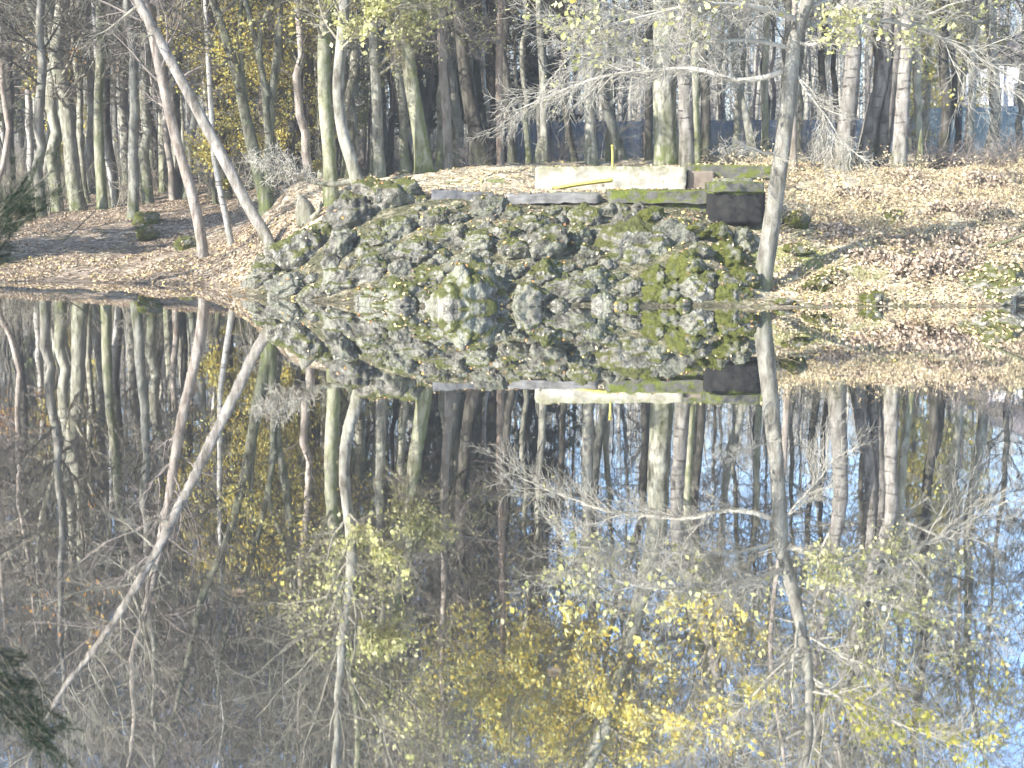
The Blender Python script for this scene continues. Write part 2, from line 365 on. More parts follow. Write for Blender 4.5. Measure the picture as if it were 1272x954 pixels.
def H(x, y, rough=True):
    x = np.asarray(x, float); y = np.asarray(y, float); sh = x.shape
    q = np.c_[np.clip(x.ravel(), -30, 30), np.clip(y.ravel(), -12, 90)]
    z = np.concatenate([phi(c, ctrl[:, :2]) @ wts[:n_] + wts[n_] for c in np.array_split(q, max(1, len(q) // 4000))]).reshape(sh)
    k = np.clip((y - 86) / 70, 0, 1); z = z + 5 * k * k * (3 - 2 * k)
    if rough:
        p = np.stack([x, y, x * 0], -1)
        z = z + np.clip((z + .3) * 2, 0, 1) * (.07 * fbm(p * .9, 3, 3) + .035 * fbm(p * 3.1, 5, 3))
    return z
def axis(segs):
    out = []
    for a, b, st in segs: out += list(np.arange(a, b, st))
    return np.array(out + [segs[-1][1]])
gx = axis([(-500, -60, 40), (-60, -24, 3), (-24, -14, .5), (-14, 14, .14), (14, 24, .5), (24, 60, 3), (60, 500, 40)])
gy = axis([(-60, -6, 6), (-6, 18, 1), (18, 23, .25), (23, 38, .14), (38, 66, .4), (66, 100, 2), (100, 600, 40)])
GX, GY = np.meshgrid(gx, gy, indexing='ij'); GZ = H(GX, GY)
g = Geo(); i, j = np.meshgrid(np.arange(len(gx) - 1), np.arange(len(gy) - 1), indexing='ij'); q = i * len(gy) + j
TV = np.stack([GX, GY, GZ], -1).reshape(-1, 3); TQ = np.stack([q, q + len(gy), q + len(gy) + 1, q + 1], -1).reshape(-1, 4)
g.add(TV, TQ)
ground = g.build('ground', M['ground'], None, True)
tag(ground, 'leaf-covered brown forest floor rising from the pond edge into the trees', 'ground', kind='structure')
g = Geo(); g.add([[-60, -8, 0], [60, -8, 0], [60, 45, 0], [-60, 45, 0]], [[0, 1, 2, 3]])
water = g.build('water', M['water'])
tag(water, 'still dark pond mirroring the trees and the mossy rock mound', 'pond', kind='structure')

def hit(u, v, dest, tol=.3):
    d = np.linspace(dest * (1 - tol), dest * (1 + tol), 500)
    P = np.array([W(u, v, k) for k in d])
    e = np.abs(P[:, 2] - H(P[:, 0], P[:, 1])) + .02 * np.abs(d - dest)
    k = int(e.argmin()); return float(d[k])
def firsthit(u, v, d0=20, d1=60, lift=0.0):
    d = np.linspace(d0, d1, 900); x = (u - CX) / F; y = (CY - v) / F; Y = CT + ST * y; Z = -ST + CT * y
    X = x / Y * d; ZZ = HC + Z / Y * d
    e = ZZ - np.maximum(H(X, d), 0) - lift
    k = np.argmax(e < 0)
    return np.array([X[k], d[k], ZZ[k]])

# ------------------------------------------------------------------ branches
def grow(P, R, k, t0, t1, ang, L, rmul, n, wander, grav, rmin=.004, bias=None, rng=rng):
    B, m, _ = P.shape
    t = t0 + (t1 - t0) * (np.arange(k) + rng.random((B, k))) / k
    x = t * (m - 1); i0 = np.clip(np.floor(x).astype(int), 0, m - 2); f = (x - i0)[..., None]; b = np.arange(B)[:, None]
    st = P[b, i0] * (1 - f) + P[b, i0 + 1] * f; tg = norm(P[b, i0 + 1] - P[b, i0]); r0 = R[b, i0] * (1 - f[..., 0]) + R[b, i0 + 1] * f[..., 0]
    rv = rng.normal(size=(B, k, 3)); 
    if bias is not None: rv = rv + np.asarray(bias)
    pr = norm(rv - (rv * tg).sum(-1, keepdims=True) * tg)
    an = ang * (1 + .3 * rng.normal(size=(B, k, 1)))
    d = np.cos(an) * tg + np.sin(an) * pr
    if callable(L): LL = L(t)
    else: LL = np.linalg.norm(np.diff(P, axis=1), axis=-1).sum(1)[:, None] * L
    LL = LL * rng.uniform(.55, 1.25, (B, k))
    pts = [st]; p = st
    for s in range(n - 1):
        d = norm(d + wander * rng.normal(size=d.shape) + np.array([0, 0, grav])); p = p + d * (LL / (n - 1))[..., None]; pts.append(p)
    Q = np.stack(pts, 2).reshape(B * k, n, 3)
    r = np.maximum(np.minimum(r0 * rmul, LL * .035), rmin)[..., None] * np.linspace(1, .35, n)
    return Q, np.maximum(r, rmin * .6).reshape(B * k, n)
def resample(pts, n):
    pts = np.asarray(pts, float); s = np.r_[0, np.cumsum(np.linalg.norm(np.diff(pts, axis=0), axis=1))]
    # Catmull-Rom-like smoothing through cubic Hermite on arc length
    m = np.gradient(pts, s, axis=0) if len(pts) > 2 else np.repeat((pts[1:] - pts[:1]) / s[-1], 2, 0)
    t = np.linspace(0, s[-1], n); k = np.clip(np.searchsorted(s, t, 'right') - 1, 0, len(s) - 2); h = (s[k + 1] - s[k])[:, None]; x = (t - s[k])[:, None] / h
    return (2*x**3-3*x**2+1)*pts[k] + (x**3-2*x**2+x)*h*m[k] + (-2*x**3+3*x**2)*pts[k+1] + (x**3-x**2)*h*m[k+1]
def trunk_geo(g, P, R, sides=14, seed=0, flare=.55, lump=.10):
    n = len(P); T = norm(np.gradient(P, axis=0)); A = norm(np.cross(T, np.array([0, 1., .05]))); Bv = np.cross(T, A)
    th = np.arange(sides) * 2 * math.pi / sides
    s = np.r_[0, np.cumsum(np.linalg.norm(np.diff(P, axis=0), axis=1))]
    c = np.stack([np.cos(th)[None] * 1.3 + 0 * s[:, None], np.sin(th)[None] * 1.3 + 0 * s[:, None], s[:, None] * .9 + 0 * th[None]], -1)
    rad = R[:, None] * (1 + lump * fbm(c + seed * 3.7, seed, 4))
    fl = flare * np.exp(-s / .35)[:, None] * (1 + .5 * np.cos(th * 4 + seed)[None] + .3 * np.cos(th * 3 + seed * 2)[None])
    rad = rad * (1 + np.maximum(fl, 0))
    V = P[:, None, :] + rad[..., None] * (np.cos(th)[None, :, None] * A[:, None, :] + np.sin(th)[None, :, None] * Bv[:, None, :])
    i = np.arange(n - 1)[:, None]; k = np.arange(sides)[None]
    a0 = i * sides + k; a1 = i * sides + (k + 1) % sides
    g.add(V, np.stack([a0, a1, a1 + sides, a0 + sides], -1).reshape(-1, 4))
PAL = {'yellow': [(.72, .60, .15), (.78, .68, .24), (.62, .47, .10), (.74, .70, .32)], 'palegreen': [(.50, .50, .20), (.60, .57, .28), (.42, .42, .17), (.64, .60, .36)],
       'orange': [(.48, .26, .08), (.40, .22, .10), (.55, .36, .12)], 'olive': [(.40, .38, .08), (.32, .33, .07), (.5, .44, .1)],
       'litter': [(.47, .37, .225), (.54, .44, .28), (.37, .28, .165), (.58, .49, .32), (.60, .49, .18), (.30, .22, .15), (.50, .41, .29), (.24, .17, .12)],
       'brown': [(.28, .205, .135), (.36, .275, .19), (.20, .145, .095), (.46, .375, .28), (.40, .30, .17)],
       'green': [(.016, .028, .015), (.022, .038, .02), (.03, .046, .024)], 'duskgreen': [(.10, .115, .05), (.14, .145, .07), (.08, .095, .05)]}
def leaves(g, C, size, pal, flat=0.0, nrm=None, rng=rng):
    n = len(C)
    if not n: return
    N = rng.normal(size=(n, 3)) * (1 - flat) + np.array([0, 0, 1.0]) * (flat + .15)
    if nrm is not None: N = nrm + .35 * rng.normal(size=(n, 3))
    N = norm(N); a = norm(np.cross(N, rng.normal(size=(n, 3)))); b = np.cross(N, a)
    s = (size * rng.uniform(.6, 1.3, n))[:, None]; w = s * .38
    tip = C + a * s * .55; tail = C - a * s * .45; l1 = C + b * w + N * s * .10 + a * s * .05; r1 = C - b * w + N * s * .10 + a * s * .05
    V = np.stack([tail, r1, tip, l1], 1)
    q = np.arange(n)[:, None] * 4; Fc = np.concatenate([q + np.array([0, 1, 2]), q + np.array([0, 2, 3])])
    if isinstance(pal, str): pal = np.array(PAL[pal])[rng.integers(0, len(PAL[pal]), n)]
    col = np.clip(pal * rng.uniform(.75, 1.2, (n, 1)), 0, .8)
    g.add(V.reshape(-1, 3), Fc, np.repeat(col, 4, 0))

# leaf zones in the picture: (direct or mirrored, cx, cy, rx, ry, palette, density)
ZONES = [('D', 285, 60, 30, 60, 'yellow', .5), ('D', 345, 80, 45, 80, 'yellow', .35), ('D', 450, 70, 95, 100, 'palegreen', .13), ('D', 560, 40, 90, 40, 'palegreen', .07),
         ('D', 110, 150, 28, 40, 'yellow', .4), ('D', 1025, 38, 52, 34, 'palegreen', .10), ('D', 1125, 70, 28, 32, 'palegreen', .25), ('D', 1165, 130, 32, 30, 'yellow', .5), ('D', 620, 14, 40, 16, 'palegreen', .4),
         ('D', 130, 165, 50, 12, 'orange', .5), ('D', 1230, 20, 40, 30, 'palegreen', .1), ('D', 700, 90, 70, 50, 'palegreen', .02), ('D', 60, 90, 50, 40, 'orange', .15),
         ('R', 430, 740, 85, 90, 'palegreen', .28), ('R', 680, 845, 165, 75, 'yellow', .6), ('R', 740, 915, 130, 45, 'yellow', .6), ('R', 560, 840, 130, 80, 'palegreen', .28), ('R', 880, 790, 80, 60, 'yellow', .12),
         ('R', 640, 790, 130, 50, 'yellow', .35), ('R', 560, 900, 120, 60, 'palegreen', .25), ('R', 1120, 890, 230, 80, 'olive', .11), ('R', 1235, 880, 45, 60, 'yellow', .22), ('R', 1100, 760, 170, 90, 'palegreen', .10),
         ('R', 340, 620, 60, 130, 'yellow', .12), ('R', 80, 760, 80, 50, 'orange', .08), ('R', 920, 890, 70, 50, 'yellow', .12), ('R', 480, 660, 90, 40, 'palegreen', .3), ('R', 730, 720, 170, 60, 'palegreen', .05)]
def zone_leaves(g, pts, size=.11, rng=rng):
    pts = np.concatenate([p.reshape(-1, 3) for p in pts])
    for k in range(2):
        q = pts + rng.normal(size=pts.shape) * .12
        ud, vd = proj(q); ur, vr = proj(q, True)
        done = np.zeros(len(q), bool)
        for kind, cx, cy, rx, ry, pal, den in ZONES:
            u, v = (ud, vd) if kind == 'D' else (ur, vr)
            e = ((u - cx) / rx) ** 2 + ((v - cy) / ry) ** 2
            # broken into sprays by a noise in space
            cl = fbm(q * 1.9, 17, 2) > .02
            m = (e < 1) & (rng.random(len(q)) < den * (1.2 - e * .7) * .62) & cl & ~done
            done |= m
            leaves(g, q[m], size * (.8 if kind == 'D' else 1.3), pal, rng=rng)

def foliage_twigs(P, R, k1, k2, k3, t0, L1, ang=1.0, grav=.03, wander=.11, rmin=.005, bias=None, rng=rng):
    l1 = grow(P, R, k1, t0, .99, ang, L1, .30, 10, wander, grav, rmin * 1.8, bias, rng)
    l2 = grow(*l1, k2, .2, 1, .8, .5, .6, 6, wander * 1.1, grav * .5, rmin * 1.3, None, rng)
    l3 = grow(*l2, k3, .15, 1, .75, .5, .6, 5, wander * 1.2, 0, rmin, None, rng)
    return l1, l2, l3

def make_tree(spec):
    d = hit(*spec['p'][0], spec['d'], spec.get('tol', .12))
    R_ = np.random.default_rng(int(spec['p'][0][0] * 7 + spec['p'][0][1]))
    pts = [W(u, v, d) for u, v in spec['p']]
    for u, v in spec.get('r', []):
        q = WR(u, v, d)
        if q[2] > pts[-1][2] + 1.2: pts.append(q)
    base = pts[0].copy(); Ht = spec.get('h', 17)
    dirn = norm(pts[-1] - pts[-2]) if not spec.get('r') else norm(pts[-1] - pts[-3])
    p = pts[-1]
    while p[2] - base[2] < Ht:
        dirn = norm(dirn * .8 + np.array([0, 0, .25]) + .10 * R_.normal(size=3)); p = p + dirn * 1.6; pts.append(p)
    pts = np.array(pts); pts[1:, 1] += np.cumsum(R_.normal(size=len(pts) - 1)) * .05
    pts = np.vstack([pts[0] - np.array([0, 0, .35]) - (pts[1] - pts[0]) * .03, pts]) - base
    P = resample(pts, 64)
    w = spec['w']; r0 = w[0] / 2 * d / F; r1 = w[1] / 2 * d / F
    vis = max(1.5, W(0, 0, d)[2] - base[2]); zz = np.maximum(P[:, 2], 0)
    Rr = np.where(zz < vis, r0 + (r1 - r0) * zz / vis, r1 * (1 - .88 * np.clip((zz - vis) / max(.5, P[-1, 2] - vis), 0, 1)))
    root = empty('tree' if 'name' not in spec else spec['name'], base)
    tag(root, spec['label'], 'tree', spec.get('group'))
    g = Geo(); trunk_geo(g, P, Rr, 16, int(spec['p'][0][0]), spec.get('flare', .45), spec.get('lump', .10))
    polys = [(P[None], Rr[None])]
    for st in spec.get('stems', []):
        q = np.array([W(u, v, d) for u, v in st['p']]) - base; dr = norm(q[-1] - q[-2]); pp = q[-1]; ql = list(q)
        while pp[2] < st.get('h', Ht * .75):
            dr = norm(dr * .85 + np.array([0, 0, .2]) + .1 * R_.normal(size=3)); pp = pp + dr * 1.5; ql.append(pp)
        ql = np.array(ql); ql[:, 1] += np.linspace(0, st.get('dy', .5), len(ql)); Q = resample(ql, 40)
        ra = st['w'][0] / 2 * d / F; rb = st['w'][1] / 2 * d / F; zq = Q[:, 2] - Q[0, 2]
        RR = np.where(Q[:, 2] < vis, ra + (rb - ra) * zq / max(.3, vis - Q[0, 2]), rb * (1 - .85 * np.clip((Q[:, 2] - vis) / max(.5, Q[-1, 2] - vis), 0, 1)))
        RR = np.maximum(RR, .012)
        trunk_geo(g, Q, RR, 12, int(st['p'][0][0]), .05, .08); polys.append((Q[None], RR[None]))
    g.build('trunk', M[spec['m']], root, True)
    # crown
    g = Geo(); lp = []
    k1 = int(spec.get('k1', 26) * 1.45)
    for Pp, Rp in polys:
        zmin = spec.get('c0', 3.2); t0 = float(np.clip(np.searchsorted(Pp[0, :, 2], zmin) / Pp.shape[1], .05, .9))
        LL = lambda t: spec.get('L', 2.4) * (.45 + .9 * np.sin(np.pi * np.clip((t - t0) / (1.02 - t0), 0, 1) * .85 + .35))
        l1, l2, l3 = foliage_twigs(Pp, Rp, k1 if Pp is polys[0][0] else k1 // 2, 8, 7, t0, LL, spec.get('ang', 1.05), spec.get('grav', .03), rng=R_, rmin=.005)
        for (a, b), s in zip((l1, l2, l3), (5, 4, 3)): tubes(g, a, b, s)
        lp += [l3[0], l2[0]]
    for lm in spec.get('limbs', []):
        q = np.array([(WR if lm.get('mir') else W)(u, v, d + dd) for u, v, dd in lm['p']]) - base; Q = resample(q, 24)[None]
        r = lm['w'] / 2 * d / F; RR = (np.linspace(1, .25, 24) * r)[None]
        tubes(g, Q, RR, 8)
        l1 = grow(Q, RR, int(lm.get('k', 12) * 1.3), .12, 1, .6, lm.get('L', .28) * 1.15, .4, 10, .07, lm.get('grav', -.01), .0062, None, R_)
        l2 = grow(*l1, 8, .12, 1, .6, .5, .6, 6, .09, lm.get('grav', -.01), .0045, None, R_)
        l3 = grow(*l2, 6, .1, 1, .7, .5, .6, 5, .12, 0, .0038, None, R_)
        for (a, b), s in zip((l1, l2, l3), (5, 4, 3)): tubes(g, a, b, s)
        lp += [l3[0], l2[0]]
    g.build('crown', M[spec.get('tm', 'twig')], root, True)
    g = Geo(); zone_leaves(g, [x + base for x in lp], .085, rng=R_)
    if g.n:
        g.v = [v - base for v in g.v]; g.build('foliage', M['leaf'], root)
    return root

TREES = [
 dict(p=[(98, 268), (93, 235), (88, 180), (80, 120), (69, 70), (73, 30), (77, 0)], d=49, w=(20, 15), m='green', h=19, stems=[dict(p=[(70, 76), (50, 40), (34, 4)], w=(9, 7))], label='forked grey-green tree whose trunk splits in two near the upper left corner', L=2.8),
 dict(p=[(128, 263), (124, 200), (122, 130), (125, 60), (124, 0)], d=46, w=(13, 10), m='mossy', h=18, label='upright dark tree with a bright mossy foot behind the mossy boulder'),
 dict(p=[(157, 228), (155, 160), (153, 100), (158, 40), (158, 0)], d=63, w=(15, 10), m='grey', h=20, label='straight grey tree with flared foot on the leafy slope at back left', k1=30),
 dict(p=[(204, 238), (202, 180), (203, 120), (206, 40)], d=56, w=(12, 9), m='green', h=19, label='slim olive tree just left of the leaning brown trunk', k1=30),
 dict(p=[(252, 321), (243, 260), (226, 200), (212, 150), (200, 90), (190, 40), (181, 0)], d=34, w=(13, 11), m='pink', h=15, label='leaning pinkish brown trunk rooted close to the water on the left bank', tm='twigbrown'),
 dict(p=[(288, 313), (276, 250), (267, 200), (263, 130), (258, 60), (256, 0)], d=34, w=(8, 5.5), m='birch', h=13, label='thin white birch beside the long leaning trunk on the left bank', L=1.5, k1=20, flare=.3),
 dict(p=[(336, 308), (310, 260), (283, 207), (240, 128), (205, 64), (170, 0)], r=[(150, 760), (75, 862)], d=30.8, w=(15, 11.5), m='tan', h=10.5, label='long pale trunk leaning steeply to the left over the bank', c0=5.2, k1=22, L=1.8, flare=.15,
      limbs=[dict(p=[(172, 6, 0), (150, 24, .3), (128, 40, .5), (110, 46, .6)], w=4, k=6), dict(p=[(192, 42, 0), (178, 46, -.2), (165, 45, -.4)], w=3, k=4)]),
 dict(p=[(332, 258), (318, 205), (306, 150), (293, 90), (280, 45), (264, 0)], d=34, w=(17, 10), m='stem', h=15, label='clump of several dark and mossy stems rising from one foot behind the leaning trunk', tm='twigdark',
      stems=[dict(p=[(333, 240), (334, 180), (336, 120), (344, 60), (345, 0)], w=(12, 10)), dict(p=[(333, 165), (326, 95), (315, 45), (303, 0)], w=(9, 7)), dict(p=[(311, 165), (303, 110), (297, 50), (298, 0)], w=(6, 5)), dict(p=[(333, 120), (322, 70), (325, 30), (336, 0)], w=(7, 6))]),
 dict(p=[(363, 236), (361, 180), (368, 110), (373, 50), (375, 0)], d=45, w=(11, 10), m='dark', h=17, label='dark crooked tree between the stem clump and the paired trunks', tm='twigdark'),
 dict(p=[(412, 253), (409, 190), (403, 120), (402, 60), (405, 0)], d=32.2, w=(18, 14), m='mossy', h=15, label='mossy-footed left trunk of the close pair above the rocks'),
 dict(p=[(449, 250), (440, 212), (426, 165), (420, 110), (424, 50), (427, 0)], r=[(431, 690), (428, 760), (420, 850), (412, 900)], d=32, w=(17, 13), m='pale', h=13.5, label='pale curving right trunk of the close pair above the rocks',
      limbs=[dict(p=[(434, 765, 0), (452, 785, .2), (470, 795, .3), (500, 780, .4)], w=6, mir=True), dict(p=[(425, 60, 0), (445, 40, -.4), (470, 20, -.8), (500, 5, -1)], w=4)]),
 dict(p=[(472, 227), (470, 170), (468, 110), (465, 50), (466, 0)], d=35, w=(14, 11), m='grey', h=15, label='straight grey trunk right of the close pair above the rocks',
      limbs=[dict(p=[(467, 85, 0), (490, 65, -.3), (515, 45, -.6), (525, 10, -.8)], w=5), dict(p=[(468, 95, 0), (488, 80, -.6), (510, 55, -1.), (540, 15, -1.4)], w=4)]),
 dict(p=[(527, 216), (522, 170), (512, 110), (506, 60), (502, 0)], d=34.2, w=(21, 14), m='mossy', h=14, label='leaning trunk with green moss along its right side behind the mound'),
 dict(p=[(557, 215), (555, 150), (550, 80), (547, 0)], d=35, w=(11.5, 10), m='pink', h=16, label='straight slim pinkish trunk behind the grey slabs', tm='twigbrown', flare=.2,
      limbs=[dict(p=[(548, 5, 0), (565, 15, -.3), (578, 40, -.5), (590, 50, -.6), (612, 50, -.7)], w=3.5)]),
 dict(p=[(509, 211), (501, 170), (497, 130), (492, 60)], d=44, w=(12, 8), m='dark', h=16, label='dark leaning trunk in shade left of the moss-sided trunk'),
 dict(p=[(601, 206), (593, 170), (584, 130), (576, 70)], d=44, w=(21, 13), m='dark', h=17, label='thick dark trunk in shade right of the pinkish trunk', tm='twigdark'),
 dict(p=[(622, 208), (621, 150), (620, 80), (622, 0)], d=36.5, w=(9.5, 8), m='pine', h=17, label='slim orange-brown pine trunk left of the white wall', c0=7, flare=.15),
 dict(p=[(735, 205), (733, 150), (733, 80), (735, 0)], r=[(738, 700), (742, 860)], d=34.5, w=(15, 13), m='pale', h=16, label='pale smooth trunk standing behind the middle of the white wall', c0=5.5,
      limbs=[dict(p=[(742, 760, 0), (700, 800, -1.), (650, 850, -1.6), (620, 900, -2)], w=8, mir=True, k=16, L=.35), dict(p=[(740, 800, 0), (780, 850, -1.5), (800, 900, -2), (830, 940, -2.4)], w=8, mir=True, k=16, L=.35), dict(p=[(740, 830, 0), (720, 880, .5), (700, 930, 1)], w=7, mir=True, k=14, L=.4), dict(p=[(738, 740, 0), (800, 780, -1), (870, 800, -1.5), (910, 800, -2)], w=6, mir=True, k=14, L=.3)]),
 dict(p=[(828, 205), (826, 150), (824, 90), (822, 0)], r=[(818, 600), (800, 690), (780, 800)], d=34.5, w=(30, 26), m='green', h=16, label='thickest grey-green trunk behind the right end of the white wall', c0=5, flare=.2, lump=.07,
      limbs=[dict(p=[(815, 620, 0), (850, 660, -.5), (890, 720, -1), (900, 800, -1.5)], w=9, mir=True, k=14)]),
 dict(p=[(853, 207), (852, 140), (850, 80), (852, 0)], d=33.6, tol=.02, w=(19, 17), m='spot', h=17, label='grey trunk with dark bands just right of the thickest trunk', c0=4.5, flare=.15),
 dict(p=[(876, 200), (876, 120), (872, 50), (874, 0)], d=37, w=(12, 11), m='dark', h=16, label='nearly black trunk beside the banded grey trunk', flare=.1, tm='twigdark'),
 dict(p=[(865, 204), (863, 130), (862, 60)], d=34.6, tol=.02, w=(11, 10), m='mossy', h=15, label='narrow olive trunk wedged between the banded and the black trunk', flare=.1),
 dict(p=[(806, 201), (806, 140), (807, 60)], d=41, w=(10, 9), m='dark', h=16, label='dark narrow trunk just left of the thickest trunk', tm='twigdark'),
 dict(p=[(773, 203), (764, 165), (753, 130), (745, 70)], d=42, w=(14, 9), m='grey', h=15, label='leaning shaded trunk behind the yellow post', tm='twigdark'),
 dict(p=[(677, 203), (676, 160), (674, 90)], d=44, w=(10, 8), m='grey', h=15, label='slim grey trunk above the left end of the white wall'),
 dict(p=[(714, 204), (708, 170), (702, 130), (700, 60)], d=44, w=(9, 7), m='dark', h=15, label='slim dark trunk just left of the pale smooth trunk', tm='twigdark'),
 dict(p=[(937, 203), (928, 150), (918, 110), (912, 50)], d=38, w=(11, 8), m='grey', h=14, label='grey trunk leaning left behind the mossy concrete beam'),
 dict(p=[(951, 203), (950, 150), (949, 90), (951, 0)], d=40, w=(9, 7), m='green', h=15, label='thin pale green trunk just left of the foreground leaning tree'),
 dict(p=[(947, 356), (955, 300), (963, 240), (970, 180), (979, 110), (986, 50), (1001, 0)], r=[(975, 640), (995, 730), (1004, 850), (1010, 905)], d=25.2, w=(23, 16), m='smooth', h=10.2, tol=.05, c0=5.5, k1=20, L=1.8, flare=.12, tm='twigpale', label='foreground leaning grey tree rooted at the water right of the mound', lump=.05,
      limbs=[dict(p=[(981, 85, 0), (950, 96, .2), (920, 100, .3), (864, 86, .5), (810, 88, .7), (750, 95, .9), (690, 116, 1.1), (640, 138, 1.2)], w=8, k=22, L=.16, grav=-.01),
             dict(p=[(984, 60, 0), (930, 50, -.5), (860, 55, -.9), (780, 62, -1.2), (700, 70, -1.4)], w=6, k=20, L=.2),
             dict(p=[(990, 40, 0), (1040, 24, .4), (1100, 26, .7), (1170, 48, .9), (1230, 80, 1), (1275, 105, 1)], w=7, k=20, L=.2, grav=-.015),
             dict(p=[(985, 50, 0), (1010, 55, -.4), (1030, 45, -.6), (1045, 20, -.8), (1070, 0, -1)], w=5, k=12),
             dict(p=[(983, 80, 0), (1000, 110, -.3), (1030, 150, -.6), (1050, 185, -.8)], w=4, k=14, L=.3, grav=-.03),
             dict(p=[(968, 192, 0), (950, 190, -.3), (930, 183, -.5), (905, 186, -.7)], w=3.5, k=6),
             dict(p=[(994, 25, 0), (950, 10, -.8), (880, 5, -1.4), (800, 20, -1.8), (730, 40, -2)], w=6, k=20, L=.2),
             dict(p=[(990, 720, 0), (1060, 740, .6), (1150, 760, 1), (1230, 770, 1.2)], w=6, mir=True, k=16, L=.22),
             dict(p=[(1002, 840, 0), (1050, 870, -.4), (1120, 900, -.8), (1200, 930, -1)], w=6, mir=True, k=16, L=.22),
             dict(p=[(988, 700, 0), (930, 720, -.5), (860, 730, -1), (760, 720, -1.2)], w=6, mir=True, k=18, L=.22),
             dict(p=[(1000, 800, 0), (960, 850, .5), (900, 890, 1), (850, 900, 1.2)], w=5, mir=True, k=14, L=.25)]),
 dict(p=[(986, 212), (985, 150), (984, 90), (986, 0)], d=33.3, w=(9, 7), m='pink', h=15, label='slender pinkish trunk right behind the foreground leaning tree', flare=.2),
 dict(p=[(1047, 210), (1052, 150), (1057, 100), (1060, 50), (1056, 0)], d=36, w=(24, 16), m='spot', h=15, label='leftmost stout trunk of the right-hand clump with dark branch shadows', tm='twigpale'),
 dict(p=[(1070, 211), (1082, 150), (1097, 90), (1100, 40), (1103, 0)], d=36.4, w=(19, 15), m='spot', h=15, label='blotched pale trunk leaning right within the right-hand clump', tm='twigpale'),
 dict(p=[(1093, 212), (1099, 160), (1106, 110), (1112, 50)], d=36, w=(18, 13), m='spot', h=14, label='grey trunk crossing behind the blotched leaning one'),
 dict(p=[(1116, 213), (1120, 160), (1123, 100), (1127, 40)], d=36, w=(19, 14), m='spot', h=14, label='brownish trunk at the right edge of the right-hand clump', tm='twigpale'),
 dict(p=[(1143, 209), (1142, 150), (1140, 100), (1138, 20)], d=37, w=(11, 9), m='green', h=15, label='slim straight grey-green trunk just right of the right-hand clump'),
 dict(p=[(1170, 204), (1175, 140), (1172, 80), (1174, 0)], d=40, w=(13, 11), m='dark', h=16, label='dark trunk in front of the teal fence at right', tm='twigdark'),
 dict(p=[(1228, 203), (1236, 150), (1233, 80), (1228, 0)], d=42, w=(14, 11), m='grey', h=15, label='grey trunk before the teal fence near the right picture edge'),
 dict(p=[(1203, 204), (1205, 140), (1207, 60)], d=44, w=(9, 8), m='grey', h=14, label='narrow twiggy trunk between the dark trunk and the right-edge trunk', tm='twigpale'),
]
for sp in TREES: make_tree(sp)

# ------------------------------------------------------------------ background trees: kinds built once, then copied
def proto(kind, seed):
    R_ = np.random.default_rng(seed); parts = []
    Ht = {'conifer': 17, 'leafy': 13, 'thin': 15, 'pole': 17}.get(kind, 18) * R_.uniform(.9, 1.1)
    n = 30; z = np.linspace(-.3, Ht, n); P = np.stack([np.cumsum(R_.normal(size=n)) * .07 * (kind != 'conifer') + z * R_.normal() * .03, np.cumsum(R_.normal(size=n)) * .06, z], -1); P -= P[0] * np.array([1, 1, 0])
    r0 = {'thin': .085, 'pole': .115, 'conifer': .16, 'leafy': .12}.get(kind, .15); Rr = r0 * (1 - .88 * np.clip(z / Ht, 0, 1) ** 1.1)
    g = Geo(); trunk_geo(g, P, Rr, 10, seed, .4, .1); parts.append(('trunk', g.mesh('trunk', True)))
    g = Geo()
    if kind == 'conifer':
        l1 = grow(P[None], Rr[None], 70, .12, .98, 1.45, lambda t: 2.3 * (1.05 - t) + .25, .3, 7, .06, -.02, .008, None, R_)
        l2 = grow(*l1, 9, .15, 1, .8, .35, .6, 5, .1, -.03, .006, None, R_)
        for (a, b), s in zip((l1, l2), (4, 3)): tubes(g, a, b, s)
        parts.append(('crown', g.mesh('crown', True)))
        C = np.concatenate([l2[0].reshape(-1, 3), l1[0][:, 2:].reshape(-1, 3)]); g = Geo()
        C = np.repeat(C, 4, 0) + R_.normal(size=(len(C) * 4, 3)) * np.array([.10, .10, .06])
        leaves(g, C, .2, 'duskgreen', .5, rng=R_); parts.append(('foliage', g.mesh('foliage')))
    else:
        c0 = {'leafy': .1, 'thin': .15, 'pole': .38}.get(kind, .22)
        L = {'leafy': 2.2, 'thin': 1.3}.get(kind, 2.5)
        l1, l2, l3 = foliage_twigs(P[None], Rr[None], {'pole': 24, 'thin': 30}.get(kind, 42), 8, 5, c0, lambda t: L * (.6 + .6 * np.sin(np.pi * np.clip((t - c0) / (1 - c0), 0, 1))), 1.05, .02, .12, .0105, None, R_)
        for (a, b), s in zip((l1, l2, l3), (4, 3, 3)): tubes(g, a, b, s)
        parts.append(('crown', g.mesh('crown', True)))
        if kind in ('leafy', 'brown'):
            C = np.concatenate([l3[0].reshape(-1, 3), l2[0].reshape(-1, 3)]); C = C[R_.random(len(C)) < (.75 if kind == 'leafy' else .22)]; C = C + R_.normal(size=C.shape) * .12
            C = C[fbm(C * .7, seed, 2) > (-.35 if kind == 'leafy' else -.1)]
            g = Geo(); leaves(g, C, .14, 'yellow' if seed % 2 == 0 and kind == 'leafy' else ('palegreen' if kind == 'leafy' else 'orange'), rng=R_); parts.append(('foliage', g.mesh('foliage')))
    return parts
PROTO = {k: [proto(k, s) for s in ss] for k, ss in {'bare': (3, 4, 5), 'thin': (7, 8), 'pole': (18, 19), 'conifer': (10, 11), 'leafy': (12, 13), 'brown': (15,)}.items()}
